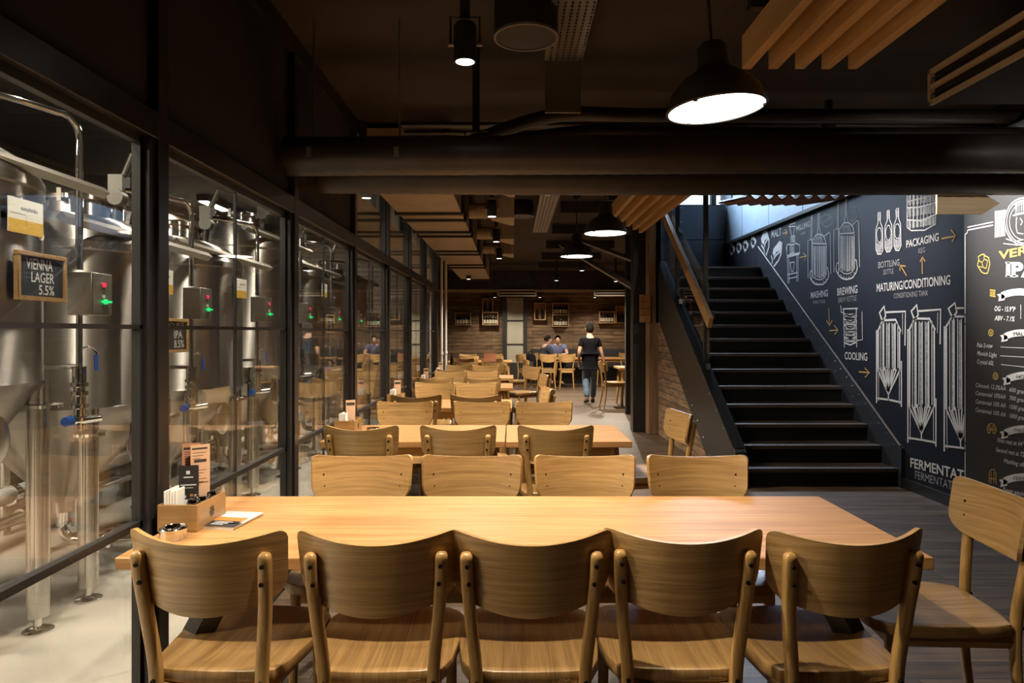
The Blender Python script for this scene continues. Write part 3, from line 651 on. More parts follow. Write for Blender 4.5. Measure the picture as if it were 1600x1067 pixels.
def bs(name, lst, conv, mat='print', w=1.4):
    m = bp()
    for it in lst:
        P = [conv(*p) for p in it[0]]; m.line([AB(*p) for p in P], pwb(P[0][0], it[1] if len(it) > 1 else w))
    return putb(m, name, M[mat])
# border
x0 = 1508.5
bs('border_line', [([ce(296, 192), ce(132, 226)], 1.5), ([ce(296, 212), ce(134, 244), ce(130, 262), ce(117, 272)], 1.8), ([(1508.5, 366), (1508.5, 490)], 1.6), ([(1508.5, 508), (1508.5, 690)], 1.6), ([(1508.6, 706), (1508.6, 760), (1515, 768), (1600, 800), (1800, 880)], 1.8), ([(1508.5, 494), (1508.5, 505)], 1.2), ([(1508.6, 694), (1508.6, 702)], 1.2)], lambda x, y: (x, y))
# emblem: striped block, rings and a plain figure
bs('emblem', [(ell(492, 190, 120, 152, 90, 450, 28), 1.6), (ell(492, 190, 108, 138, 90, 450, 28), 1.2), (ell(492, 190, 90, 116, 90, 450, 28), 1.0)] + [([(312 + 9 * i, 122 - 1.2 * i), (310 + 9 * i, 292 - 1.5 * i)], 0.9 if i % 2 else 1.8) for i in range(8)]
   + [([(440, 72), (440, 140), (545, 120), (545, 50), (440, 72)], 1.3), ([(424, 150), (560, 124)], 2.0), ([(448, 160), (444, 220), (452, 262), (490, 268)], 1.4), ([(470, 168), (486, 190), (474, 212)], 1.2), ([(380, 300), (430, 318), (520, 300)], 1.2), ([(362, 330), (450, 340), (560, 312)], 1.0)] + [([(450 + 14 * i, 74 - 3 * i), (450 + 14 * i, 128 - 3 * i)], 1.0) for i in range(6)], ce)
bl('VERTICAL', ce(332, 432), (1690, 382), 12.5, 'gold', 0.02); bl('IPA', ce(380, 540), (1626, 432), 21, 'print', 0.045)
def slab(px, py, w): bs('lettering', [([ce(px, py), ce(px + w, py + 3)], 2.6)], lambda x, y: (x, y))
for px, py, w in ((376, 452, 36), (376, 538, 36), (422, 536, 34)): slab(px, py, w)
hop = [(196, 470), (206, 430), (200, 415), (222, 402), (238, 398), (246, 410), (268, 420), (276, 460), (268, 495), (262, 520), (240, 522), (222, 512), (206, 485), (196, 470)]
bs('hop_icon', [(hop, 1.7), ([(206, 440), (226, 452), (240, 430), (262, 440)], 1.3), ([(226, 452), (232, 482), (252, 490)], 1.3), ([(240, 430), (238, 402)], 1.2), ([(206, 478), (232, 482)], 1.2), ([(262, 440), (252, 490)], 1.2)], ce, 'gold')
def mini(px, py, s, kind, conv):
    if kind == 'bars': L = [([(px - 18, py + 20), (px + 20, py + 26)], 1.4), ([(px - 18, py - 18), (px + 18, py - 14)], 1.4)] + [([(px - 14 + 9 * i, py - 10), (px - 14 + 9 * i, py + 20)], 1.6) for i in range(4)]
    elif kind == 'hop': L = [(ell(px, py, 15 * s, 20 * s), 1.6), ([(px - 8, py - 8), (px + 6, py + 4), (px, py + 16)], 1.4), ([(px - 8, py + 8), (px + 8, py - 10)], 1.2), ([(px, py - 18 * s), (px - 5, py - 26 * s)], 1.4)]
    elif kind == 'kegs': L = [(ell(px - 15, py, 11, 24), 1.4), (ell(px + 16, py + 2, 12, 24), 1.4), ([(px - 26, py), (px + 28, py + 4)], 1.4), ([(px - 15, py - 24), (px - 15, py + 24)], 1.0), ([(px + 16, py - 22), (px + 16, py + 26)], 1.0), ([(px - 20, py - 28), (px, py - 34), (px + 18, py - 26)], 1.2)]
    else: L = [([(px - 20, py + 40), (px - 20, py - 22), (px - 8, py - 42), (px + 10, py - 42), (px + 20, py - 22), (px + 22, py + 46)], 1.4), ([(px - 8, py - 30), (px - 8, py + 40)], 1.2), ([(px + 8, py - 28), (px + 8, py + 40)], 1.2), ([(px - 20, py + 10), (px + 20, py + 14)], 1.2)]
    bs('recipe_icon', L, conv, 'gold')
mini(294, 645, 1, 'bars', ce); mini(282, 902, 1, 'hop', ce); mini(290, 182, 0.95, 'hop', cf); mini(266, 497, 1, 'kegs', cf); mini(272, 780, 1, 'tank', cf)
def ribbon(px, py, conv, word, k):
    """curved ribbon whose nearer half leaves the photograph"""
    m = bp(); top = []; bot = []
    for i in range(15):
        t = i / 14; x = px + 300 * t; u = (t - 0.5) * 2
        y = py + 12 * t * 3 - 42 * (1 - u * u) + 18
        top.append((x + 20, y - 24)); bot.append((x + 20, y + 20))
    n = len(top); W_ = [m.P(*AB(*conv(*p))) for p in top] + [m.P(*AB(*conv(*p))) for p in bot]
    m.add(W_, [(i, i + 1, n + i + 1, n + i) for i in range(n - 1)])
    a = top[0]; m.poly([AB(*conv(*p)) for p in [(px + 24, py + 2), (px - 6, py + 6), (px + 8, py + 24), (px + 2, py + 50), (px + 44, py + 42), (px + 44, py + 14)]])
    e = top[-1]; m.poly([AB(*conv(*p)) for p in [(e[0] - 20, e[1] + 6), (e[0] + 34, e[1] + 34), (e[0] + 18, e[1] + 54), (e[0] + 36, e[1] + 84), (e[0] - 20, e[1] + 60)]])
    putb(m, 'ribbon', M['print'])
    if word:
        m = bp(); m.off = 0.005
        p0 = conv(px + 76, py + 8 if word != 'MALTS' else py + 6); p1 = conv(px + 76 + 17 * len(word) * 1.35, py + 6 + 4.0 * len(word) * 0.2)
        a, b = AB(*p0), AB(*p1); m.text('\u00b7' + word + '\u00b7', a[0], a[1], b[0], b[1], pwb(p0[0], 5.6), 0.0); putb(m, 'lettering', M['print_dark'])
ribbon(328, 650, ce, '', 0); ribbon(346, 912, ce, 'MALTS', 1); ribbon(334, 186, cf, 'HOPS', 2); ribbon(320, 506, cf, 'MASHING', 3); ribbon(316, 792, cf, 'FERMENTATION', 4)
bl('OG - 15.9\u00b0P', ce(306, 762), ce(440, 768), 7.5, shear=0.25, bold=0.01); bl('ABV - 7.1%', ce(306, 822), ce(436, 830), 7.5, shear=0.25, bold=0.01)
bs('rule_line', [([ce(474, 722), ce(474, 812)], 1.0), ([ce(344, 994), ce(640, 1006)], 0.9), ([ce(342, 1050), ce(640, 1066)], 0.9), ([cf(322, 112), cf(600, 142)], 0.9)], lambda x, y: (x, y))
bl('Pale 2-row', ce(192, 994), ce(294, 1000), 6.8, shear=0.25, bold=0.006); bl('Munich Light', cf(180, 56), cf(298, 70), 6.8, shear=0.25, bold=0.006); bl('Crystal 60L', cf(180, 106), cf(280, 118), 6.8, shear=0.25, bold=0.006)
for t, q, y0, y1, y2 in (('Chinook 12.3%AA', '600 grams', 246, 268, 272), ('Centennial 10%AA', '700 grams', 293, 318, 322), ('Centennial 10% AA', '1500 grams', 343, 370, 374), ('Centennial 10% AA', '1000 grams', 392, 424, 428)):
    bl(t, cf(172, y0), cf(350, y1), 6.6, shear=0.25, bold=0.006); bl(q, cf(372, y2), cf(486, y2 + 20), 6.6, shear=0.25, bold=0.006)
bl('First rest at 64\u00b0C', cf(300, 574), cf(480, 604), 6.8, shear=0.25, bold=0.006); bl('Second rest at 72\u00b0C', cf(292, 630), cf(490, 668), 6.8, shear=0.25, bold=0.006)
bl('Mashing off', cf(340, 696), cf(466, 724), 6.8, shear=0.25, bold=0.006); bl('Yeast pitched', cf(334, 866), cf(490, 906), 6.8, shear=0.25, bold=0.006)
# wooden arrow hanging under the ducts
YA = 4.22; xa = lambda px: (px - PX0) / F * YA; za = lambda py: HC - (py - PY0) / F * YA
ar = thing('arrow_sign', 'pale wooden arrow sign hanging on chains under the black duct', 'sign', (xa(1463), YA, za(302)))
ax, az = xa(1463), za(302)
mm = MB(); poly = [(xa(a) - ax, za(b) - az) for a, b in ((1463, 302), (1534, 302), (1561, 318), (1534, 335), (1463, 335))]
mm.prism(poly, -0.009, 0.009, Matrix.Rotation(pi / 2, 4, 'X')); mm.build('board', M['pale_wood'], ar, bevel=0.002)
for px in (1467, 1529):
    ch = MB(); x = xa(px) - ax
    for k in range(5):
        pts = [(x + (0.006 * cos(q) if k % 2 == 0 else 0), 0.006 * (cos(q) if k % 2 else 0), 0.012 + k * 0.020 + 0.013 * sin(q)) for q in [2 * pi * i / 10 for i in range(11)]]
        ch.tube(pts, 0.0018, 5, cap=False)
    ch.build('chain', M['black'], ar)
# stack of small direction boards on the timber column
sg = thing('board_sign', 'small stained slatted board fixed to the timber column beside the stairs', 'sign', (1.80, 9.12, 1.63))
for k in range(4): bx(-0.09, 0.05, 0, 0.035, -0.13 + k * 0.095, -0.13 + k * 0.095 + 0.088).build('slat', M['sign_wood'], sg, bevel=0.003)
# ------------------------------------------------------------------ bentwood oak chairs (local: faces +y, backrest at -y)
HW = 0.215; SAG = 0.085
def back_y(x, z): return -0.285 + SAG * (x / HW) ** 2 - (z - 0.65) * 0.16
def backrest_mesh():
    us = [-1, -0.985, -0.96, -0.92, -0.87] + [-0.8 + 0.1 * i for i in range(17)] + [0.87, 0.92, 0.96, 0.985, 1]
    nv = 9; th = 0.0125; m = MB(); front = []; back = []
    for u in us:
        x0 = u * HW; e = HW - abs(x0)
        zt_ = 0.832 + 0.026 * u * u; zb_ = 0.636 + 0.042 * u * u
        rt, rb = 0.026, 0.05
        if e < rt: zt_ -= rt - sqrt(max(0, rt * rt - (rt - e) ** 2))
        if e < rb: zb_ += rb - sqrt(max(0, rb * rb - (rb - e) ** 2))
        for j in range(nv):
            z = zb_ + (zt_ - zb_) * j / (nv - 1)
            x = x0 * (0.95 + 0.05 * min(1, max(0, (z - 0.66) / 0.19)))
            y = back_y(x0, z); nx, ny = -2 * SAG * x / HW ** 2, 1.0; l = sqrt(nx * nx + 1); nx /= l; ny /= l
            front.append((x + nx * th, y + ny * th, z)); back.append((x, y, z))
    N = len(us); o = len(front); fs = []
    for i in range(N - 1):
        for j in range(nv - 1):
            a = i * nv + j; fs.append((a, a + 1, a + nv + 1, a + nv)); fs.append((o + a, o + a + nv, o + a + nv + 1, o + a + 1))
        for j in (0, nv - 1):
            a = i * nv + j; fs.append((a, a + nv, o + a + nv, o + a))
    for i in (0, N - 1):
        for j in range(nv - 1):
            a = i * nv + j; fs.append((a, a + 1, o + a + 1, o + a))
    m.add(front + back, fs); return m
def seat_outline():
    half = [(0.0, -0.222), (0.10, -0.218), (0.165, -0.205), (0.188, -0.15), (0.200, -0.06), (0.210, 0.03), (0.212, 0.10)]
    for q in range(0, 91, 15): half.append((0.112 + 0.100 * cos(R(q)), 0.118 + 0.098 * sin(R(q))))
    half += [(0.05, 0.222), (0, 0.224)]
    return half + [(-x, y) for x, y in half[-2:0:-1]]
def seat_mesh():
    out = seat_outline(); n = len(out); m = MB()
    layers = [(0.94, 0.430), (0.985, 0.434), (1.0, 0.442), (1.0, 0.462), (0.99, 0.468), (0.965, 0.470), (0.80, 0.466), (0.5, 0.459), (0.2, 0.456)]
    vs = [(x * s, y * s, z) for s, z in layers for x, y in out]; fs = []
    for i in range(len(layers) - 1):
        for k in range(n): fs.append((i * n + k, i * n + (k + 1) % n, (i + 1) * n + (k + 1) % n, (i + 1) * n + k))
    fs += [tuple(range(n))[::-1], tuple(range((len(layers) - 1) * n, len(layers) * n))]
    return m.add(vs, fs)
def rear_leg(s):
    p = catmull([(0.172, -0.275, 0.0), (0.150, -0.232, 0.25), (0.143, -0.228, 0.45), (0.158, -0.244, 0.62), (0.166, -0.262, 0.73), (0.168, -0.270, 0.790)], 5)
    p = [(s * q.x, q.y, q.z) for q in p]; n = len(p)
    r = [0.013 + 0.0045 * min(1, i / 8) for i in range(n)]
    # rounded head
    q0 = Vector(p[-1]); d = (q0 - Vector(p[-2])).normalized()
    for t, k in ((0.006, 0.92), (0.011, 0.7), (0.014, 0.35)): p.append(tuple(q0 + d * t)); r.append(r[n - 1] * k)
    return MB().tube(p, r, 12, sx=0.95, sy=0.85, up=(0, 1, 0), sq=0.55)
def front_leg(s):
    p = [(s * 0.172, 0.165, 0.0), (s * 0.168, 0.155, 0.2), (s * 0.165, 0.148, 0.434)]
    return MB().tube(p, [0.013, 0.0165, 0.0185], 12, up=(0, 1, 0), sq=0.6)
def seat_frame():
    m = MB(); m.box(-0.15, 0.15, 0.135, 0.157, 0.385, 0.432); m.box(-0.140, 0.140, -0.225, -0.205, 0.385, 0.432)
    for s in (-1, 1): m.tube([(s * 0.145, -0.215, 0.408), (s * 0.163, 0.147, 0.408)], 0.015, 4, sx=0.7, sy=1.5)
    return m
def bolt_mesh(x, z, low=False):
    m = MB()
    if low:
        m.lathe([(0.0, -0.2525), (0.005, -0.2515), (0.0062, -0.247), (0.0062, -0.24)], 10, (x, 0, z), 'y'); return m
    yb = back_y(x, z) ; yr = -0.262 - (z - 0.73) * 0.16
    y0 = min(yr, yb) - 0.0185
    m.lathe([(0.0, y0 - 0.003), (0.005, y0 - 0.002), (0.0062, y0 + 0.003), (0.0062, yb + 0.014), (0.005, yb + 0.0165), (0, yb + 0.0175)], 10, (x, 0, z), 'y'); return m
def make_chair(name, bolts=True):
    t = thing(name, 'oak chair', 'chair')
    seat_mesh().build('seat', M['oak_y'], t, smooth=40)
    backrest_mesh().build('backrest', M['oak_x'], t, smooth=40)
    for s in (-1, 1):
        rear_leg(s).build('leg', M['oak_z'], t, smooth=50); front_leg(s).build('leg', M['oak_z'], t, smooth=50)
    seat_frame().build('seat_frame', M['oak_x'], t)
    if bolts:
        for s in (-1, 1):
            bolt_mesh(s * 0.1655, 0.770).build('bolt', M['bolt'], t, smooth=40)
            bolt_mesh(s * 0.161, 0.722).build('bolt', M['bolt'], t, smooth=40)
            bolt_mesh(s * 0.143, 0.45, True).build('bolt', M['bolt'], t, smooth=40)
    return t
near_chair = make_chair('dining_chair', True)
mk = Paint().frame((0.075, -0.2235, 0.443), (1, 0, 0), (0, 0, 1), (0, -1, 0), 0.0005)
mk.line([(0, 0.002), (0.004, 0.010), (0.008, 0.003), (0.012, 0.009), (0.018, 0.004), (0.024, 0.008), (0.032, 0.006)], 0.0016)
mk.build('maker_mark', plain('pale stamp', (0.55, 0.42, 0.22), 0.6), near_chair)
far_chair = make_chair('dining_chair', False)
used = {}
def chair(x, y, deg, label, group, src=None):
    src = src or (near_chair if y < 7.6 else far_chair)
    if src.name not in used:
        used[src.name] = 1; o = src; o.location = (x, y, 0); o.rotation_euler = (0, 0, R(deg))
    else: o = dup(src, (x, y, 0), R(deg))
    o['label'] = label; o['group'] = group
    return o
g1 = 'oak chairs around the long front table'
OR = ['first', 'second', 'third', 'fourth', 'fifth']
for i, (x, r, yy) in enumerate(((-0.790, -3, 2.035), (-0.357, 1.5, 2.03), (0.048, 0.5, 2.03), (0.457, -1.5, 2.045), (0.866, 3.5, 2.035))):
    chair(x, yy, r, 'oak chair seen from behind at the long front table, %s from the glass' % OR[i], g1)
for i, (x, r) in enumerate(((-0.626, 181), (-0.17, 179.5), (0.306, 180), (0.775, 179))):
    chair(x, 2.64, r, 'oak chair facing the viewer behind the long front table, %s from the glass' % OR[i], g1)
chair(1.355, 2.29, 84, 'pale oak chair standing alone at the open end of the long front table', g1)
g2 = 'oak chairs around the second table row'
for i, (x, r) in enumerate(((-0.835, -2), (-0.30, 0), (0.24, 1))):
    chair(x, 4.04, r, 'oak chair with shaded back before the second table row, %s from the glass' % OR[i], g2)
for i, (x, r) in enumerate(((-0.80, 181), (-0.224, 180), (0.238, 179))):
    chair(x, 4.90, r, 'oak chair facing forward behind the second table row, %s from the glass' % OR[i], g2)
chair(0.86, 4.45, 97, 'oak chair seen edge on at the aisle end of the second table row', g2)
rows = [(5.90, (-0.80, -0.29), 6.85, (-0.81, -0.37), 'third'), (8.05, (-0.89, -0.345), 8.95, (-0.84, -0.40), 'fourth'),
        (9.75, (-0.84, -0.38), 10.65, (-0.84, -0.42), 'fifth'), (12.3, (-0.80, -0.28), 13.3, (-0.95, -0.4), 'sixth'), (15.3, (-0.95, -0.4), 16.2, (-1.05, -0.45), 'farthest')]
for ya, xa_, yb_, xb_, nm in rows:
    g = 'oak chairs around the %s table row' % nm
    for i, x in enumerate(xa_): chair(x, ya, random.uniform(-3, 3), 'oak chair seen from behind at the %s table row, %s' % (nm, ('by the glass', 'toward the aisle')[i]), g)
    for i, x in enumerate(xb_): chair(x, yb_, 180 + random.uniform(-3, 3), 'oak chair facing the viewer behind the %s table row, %s' % (nm, ('by the glass', 'toward the aisle')[i]), g)
chair(0.09, 6.34, 98, 'oak chair turned edge on at the aisle end of the third table row', 'oak chairs around the third table row')
chair(0.17, 8.40, 100, 'oak chair turned edge on at the aisle end of the fourth table row', 'oak chairs around the fourth table row')
chair(0.12, 10.35, 128, 'oak chair turned toward the viewer at the aisle end of the fifth table row', 'oak chairs around the fifth table row')
chair(0.02, 12.8, 96, 'oak chair at the aisle end of the sixth table row', 'oak chairs around the sixth table row')
chair(-1.45, 12.8, -75, 'oak chair at the wall end of the sixth table row', 'oak chairs around the sixth table row')
gp = 'oak chairs near the back wall'
chair(0.87, 16.80, 3, 'empty oak chair in front of the seated men, the one nearer the grey pillar', gp)
chair(1.345, 16.80, -3, 'empty oak chair in front of the seated men, the one beside the walking person', gp)
chair(0.42, 16.75, -60, 'oak chair turned sideways by the black bag near the grey pillar', gp)
chair(1.90, 12.42, -84, 'oak chair touched by the walking person, seen from the side', gp)
chair(2.92, 17.05, 180, 'pale oak chair facing forward beside the black column at the far end', gp)

# ------------------------------------------------------------------ tables
T = 0.72
def table(name, label, x0, x1, y0, y1, legs, group, mat='table_x'):
    xc, yc = (x0 + x1) / 2, (y0 + y1) / 2; hx, hy = (x1 - x0) / 2, (y1 - y0) / 2
    t = thing(name, label, 'table', (xc, yc, 0), 0, group)
    bx(-hx, hx, -hy, hy, T - 0.036, T).build('tabletop', M[mat], t, bevel=0.003)
    if legs == 'steel':
        for s in (-1, 1):
            bx(s * (hx - 0.32) - 0.04, s * (hx - 0.32) + 0.04, -hy + 0.1, hy - 0.1, T - 0.06, T - 0.036).build('mount_plate', M['black'], t)
            for q in (-1, 1):
                m = MB(); a = s * (hx - 0.30); b_ = s * (hx + 0.04)
                m.tube([(a, q * (hy - 0.12), T - 0.05), (b_, q * (hy - 0.06), 0)], 0.05, 4, sx=0.9, sy=0.5, up=(0, 1, 0)); m.build('leg', M['black'], t)
        bx(-hx + 0.4, hx - 0.4, -0.03, 0.03, T - 0.075, T - 0.036).build('rail', M['black'], t)
    else:
        for s in (-1, 1):
            for q in (-1, 1):
                MB().tube([(s * (hx - 0.10), q * (hy - 0.09), T - 0.04), (s * (hx - 0.05), q * (hy - 0.05), 0)], [0.034, 0.022], 4, sx=1, sy=1, up=(0, 1, 0)).build('leg', M['oak_z'], t, bevel=0.003)
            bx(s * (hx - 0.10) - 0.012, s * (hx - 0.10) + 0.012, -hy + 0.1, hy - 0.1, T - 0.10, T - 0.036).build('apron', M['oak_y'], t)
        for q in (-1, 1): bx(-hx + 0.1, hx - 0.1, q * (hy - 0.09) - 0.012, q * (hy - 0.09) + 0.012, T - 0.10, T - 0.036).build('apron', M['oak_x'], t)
    return t
table('dining_table', 'long oak topped table on slanted black steel legs in front of the viewer', -1.145, 1.217, 1.968, 2.708, 'steel', 'oak dining tables')
table('dining_table', 'oak table of the second row against the glass partition', -1.14, -0.042, 4.055, 4.783, 'wood', 'oak dining tables')
table('dining_table', 'small square oak table at the aisle end of the second row', -0.036, 0.715, 4.055, 4.783, 'wood', 'oak dining tables')
for y, x1, nm in ((5.87, 0.0, 'third'), (7.97, 0.01, 'fourth'), (9.65, 0.02, 'fifth')):
    table('dining_table', 'oak table of the %s row along the glass partition' % nm, -1.14, x1, y, y + 0.74, 'wood', 'oak dining tables')
table('dining_table', 'oak table of the sixth row past the end of the glass', -1.2, -0.08, 12.35, 13.05, 'wood', 'oak dining tables')
table('dining_table', 'oak table of the farthest row before the plank wall', -1.45, 0.0, 15.35, 16.05, 'wood', 'oak dining tables')
table('dining_table', 'oak table where the two men sit', 1.03, 1.95, 17.2, 17.85, 'wood', 'oak dining tables')
table('dining_table', 'oak table cut off by the black column beside the pulled out chair', 1.97, 3.0, 12.55, 13.25, 'wood', 'oak dining tables')
table('dining_table', 'oak table against the plank wall behind the walking person', 2.1, 3.3, 17.25, 17.95, 'wood', 'oak dining tables')
bench = thing('long_bench', 'long black bench along the foot of the plank wall', 'bench', (1.4, 18.33, 0))
bx(-0.9, 2.2, -0.22, 0.22, 0.40, 0.47).build('seat', M['blackmat'], bench, bevel=0.01)
bx(-0.9, 2.2, 0.14, 0.22, 0.47, 0.92).build('backrest', M['blackmat'], bench, bevel=0.01)
bx(-0.88, 2.18, -0.16, 0.2, 0.0, 0.40).build('base', M['black'], bench)

# ------------------------------------------------------------------ things on the tables
def caddy(x, y, label, rz=0.0):
    t = thing('condiment_box', label, 'box', (x, y, T), rz, 'wooden condiment boxes')
    w, d, h, k = 0.066, 0.10, 0.088, 0.008
    MB().box(-w, w, -d, -d + k, 0, h).build('end_panel', M['box_wood'], t, bevel=0.001)
    MB().box(-w, w, d - k, d, 0, h).build('end_panel', M['box_wood'], t, bevel=0.001)
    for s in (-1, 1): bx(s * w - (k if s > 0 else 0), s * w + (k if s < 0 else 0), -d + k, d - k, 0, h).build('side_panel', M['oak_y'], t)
    bx(-w + k, w - k, -d + k, d - k, 0.002, 0.008).build('bottom_panel', M['box_wood'], t)
    st_ = Paint().frame((w, 0, 0.045), (0, 1, 0), (0, 0, 1), (1, 0, 0), 0.0008)
    pts = []
    for i in range(16):
        r_ = 0.021 if i % 2 == 0 else 0.011; pts.append((r_ * cos(i * pi / 8) * 0.8, r_ * sin(i * pi / 8)))
    st_.line(pts, 0.004, True); st_.line([(0.004 * cos(i), 0.004 * sin(i)) for i in range(7)], 0.003)
    for i in range(8): st_.line([(0.006 * cos(i * pi / 4), 0.006 * sin(i * pi / 4)), (0.014 * cos(i * pi / 4), 0.016 * sin(i * pi / 4))], 0.003)
    st_.build('star_emblem', M['bolt'], t)
    return t
cx, cy = -1.083, 2.318
caddy(cx, cy, 'wooden condiment box with a star emblem on the front table', R(-3))
def napkins(x, y, z, label):
    m = MB()
    for k in range(5): m.box(-0.021 + 0.0092 * k, -0.021 + 0.0092 * k + 0.0075, -0.028, 0.026 + 0.003 * (k % 2), 0, 0.122 + 0.004 * (k % 3))
    o = m.build('napkin_stack', M['paper'], None, (x, y, z), bevel=0.002); return tag(o, label, 'napkins', 'paper napkins in condiment boxes', None)
napkins(cx - 0.033, cy - 0.062, T + 0.009, 'white paper napkins standing in the front condiment box')
def card(name, x, y, z, w, h, mat, label, rz, lines, cat='menu'):
    t = thing(name, label, cat, (x, y, z), rz)
    bx(-w / 2, w / 2, -0.0012, 0.0012, 0, h).build('card', mat, t)
    p = Paint().frame((0, -0.0012, 0), (1, 0, 0), (0, 0, 1), (0, -1, 0), 0.0006)
    for a, b, hgt, len_, mm in lines:
        q = Paint().frame((0, -0.0012, 0), (1, 0, 0), (0, 0, 1), (0, -1, 0), 0.0006)
        q.line([(a, b), (a + len_, b)], hgt); q.build('printed_line', M[mm], t)
    return t
ln = [(-0.027, 0.242, 0.006, 0.05, 'print_dark'), (-0.02, 0.200, 0.010, 0.04, 'print_dark'), (-0.025, 0.125, 0.003, 0.05, 'print_dark'), (-0.025, 0.060, 0.008, 0.05, 'print_dark')] + [(-0.025, 0.228 - 0.010 * i, 0.0016, 0.045 - 0.01 * (i % 3), 'print_dark') for i in range(12) if i not in (3, 4, 5)]
card('menu_card', cx + 0.012, cy + 0.028, T + 0.009, 0.062, 0.255, M['peach'], 'tall peach menu card standing in the front condiment box', R(38), ln)
card('menu_card', cx - 0.024, cy + 0.040, T + 0.009, 0.058, 0.258, M['salmon'], 'salmon menu card standing behind the black one in the condiment box', R(18), [(-0.024, 0.24, 0.008, 0.046, 'print_dark')] + [(-0.022, 0.228 - 0.007 * i, 0.0016, 0.04, 'print_dark') for i in range(7)])
bc = card('menu_card', cx - 0.012, cy - 0.004, T + 0.009, 0.062, 0.190, M['blackcard'], 'black menu card with white lettering in the front condiment box', R(12), [(-0.016, 0.150, 0.004, 0.03, 'print'), (-0.008, 0.166, 0.012, 0.012, 'print'), (-0.026, 0.124, 0.004, 0.05, 'print'), (-0.026, 0.114, 0.002, 0.04, 'print'), (-0.02, 0.085, 0.008, 0.012, 'print'), (0.004, 0.089, 0.008, 0.010, 'orange'), (0.018, 0.087, 0.008, 0.008, 'print')])
def shaker(x, y, label):
    t = thing('spice_jar', label, 'jar', (x, y, T + 0.009), 0, 'glass spice jars in the condiment box')
    MB().lathe([(0.017, 0), (0.021, 0.006), (0.021, 0.060), (0.018, 0.068), (0.015, 0.068), (0.018, 0.060), (0.018, 0.006), (0, 0.005)], 20).build('jar_glass', M['jar_glass'], t, smooth=40)
    MB().lathe([(0.0, 0.006), (0.0172, 0.006), (0.0172, 0.035), (0, 0.036)], 16).build('spice', plain('pepper', (0.09, 0.06, 0.04), 0.9) if 'spice' not in M else M['spice'], t, smooth=40)
    MB().lathe([(0.0195, 0.064), (0.0225, 0.065), (0.0225, 0.082), (0.019, 0.090), (0.0, 0.093)], 24).build('lid', M['chrome'], t, smooth=35)
M['spice'] = plain('pepper', (0.09, 0.06, 0.04), 0.9)
shaker(cx + 0.022, cy - 0.056, 'steel lidded glass jar at the near end of the condiment box')
shaker(cx + 0.034, cy - 0.012, 'steel lidded glass jar in the middle of the condiment box')
shaker(cx + 0.036, cy + 0.060, 'steel lidded glass jar at the far end of the condiment box')
ash = MB().lathe([(0.0, 0.002), (0.034, 0.002), (0.039, 0.0), (0.041, 0.004), (0.0415, 0.033), (0.039, 0.036), (0.0365, 0.033), (0.036, 0.008), (0, 0.007)], 32)
tag(ash.build('steel_ashtray', M['chrome'], None, (-1.068, 2.155, T), smooth=40), 'round steel bowl in front of the condiment box', 'ashtray')
mg = thing('magazine', 'glossy magazine lying beside the condiment box on the front table', 'magazine', (-0.968, 2.345, T), R(-9))
mm = MB()
for k in range(4): mm.box(-0.068 + 0.001 * k, 0.068 + 0.0015 * k, -0.095, 0.095 - 0.001 * k, 0.0002 + 0.0022 * k, 0.0020 + 0.0022 * k)
mm.build('pages', M['paper'], mg)
bx(-0.066, 0.073, -0.096, 0.094, 0.0088, 0.0096).build('cover', M['magazine'], mg)
for (a, b_, c_, d_, mt) in ((-0.066, 0.073, -0.096, -0.045, 'blackcard'), (-0.052, 0.06, -0.03, 0.02, 'orange'), (-0.052, 0.06, 0.02, 0.06, 'print'), (-0.05, 0.06, -0.056, -0.026, 'blackcard')):
    bx(a, b_, c_, d_, 0.0096, 0.0099).build('cover_print', M[mt], mg)
q = Paint().frame((0, 0, 0.0099), (1, 0, 0), (0, 1, 0), (0, 0, 1), 0.0004); 
for k in range(3): q.line([(-0.03, -0.04 - 0.014 * k), (0.035 - 0.01 * k, -0.04 - 0.014 * k)], 0.005)
q.build('cover_print', M['print'], mg)
for y, nm, x in ((4.42, 'second', -1.06), (6.24, 'third', -1.06), (8.33, 'fourth', -1.06), (10.0, 'fifth', -1.06)):
    caddy(x, y, 'wooden condiment box on the table of the %s row by the glass' % nm)
    napkins(x - 0.018, y - 0.06, T + 0.009, 'white napkins in the condiment box of the %s table row' % nm)
    t = thing('menu_card', 'upright menu card in the condiment box of the %s table row' % nm, 'menu', (x + 0.01, y + 0.02, T + 0.009), R(20))
    bx(-0.03, 0.03, -0.001, 0.001, 0, 0.2).build('card', M['peach'], t); bx(-0.026, 0.026, -0.0015, -0.001, 0.165, 0.185).build('printed_line', M['print_dark'], t)
    o = thing('spice_jar', 'steel lidded jar in the condiment box of the %s table row' % nm, 'jar', (x + 0.025, y - 0.05, T + 0.009), 0)
    MB().lathe([(0.021, 0), (0.021, 0.062), (0, 0.064)], 14).build('jar_glass', M['jar_glass'], o, smooth=40); MB().lathe([(0.0225, 0.062), (0.0225, 0.08), (0, 0.088)], 14).build('lid', M['chrome'], o, smooth=40)
for x, y, nm in ((-0.90, 4.42, 'second'), (-0.9, 6.2, 'third')):
    tag(MB().lathe([(0, 0.002), (0.04, 0.0), (0.042, 0.03), (0.038, 0.033), (0.036, 0.008), (0, 0.007)], 24).build('steel_ashtray', M['chrome'], None, (x, y, T), smooth=40), 'round steel bowl on the table of the %s row' % nm, 'ashtray')
t = thing('menu_stand', 'salmon menu stand on the sixth table row', 'menu', (-0.42, 12.7, T)); bx(-0.10, 0.10, -0.02, 0.02, 0, 0.10).build('base', M['blackcard'], t); bx(-0.10, 0.12, -0.005, 0.005, 0.1, 0.26).build('card', M['salmon'], t)
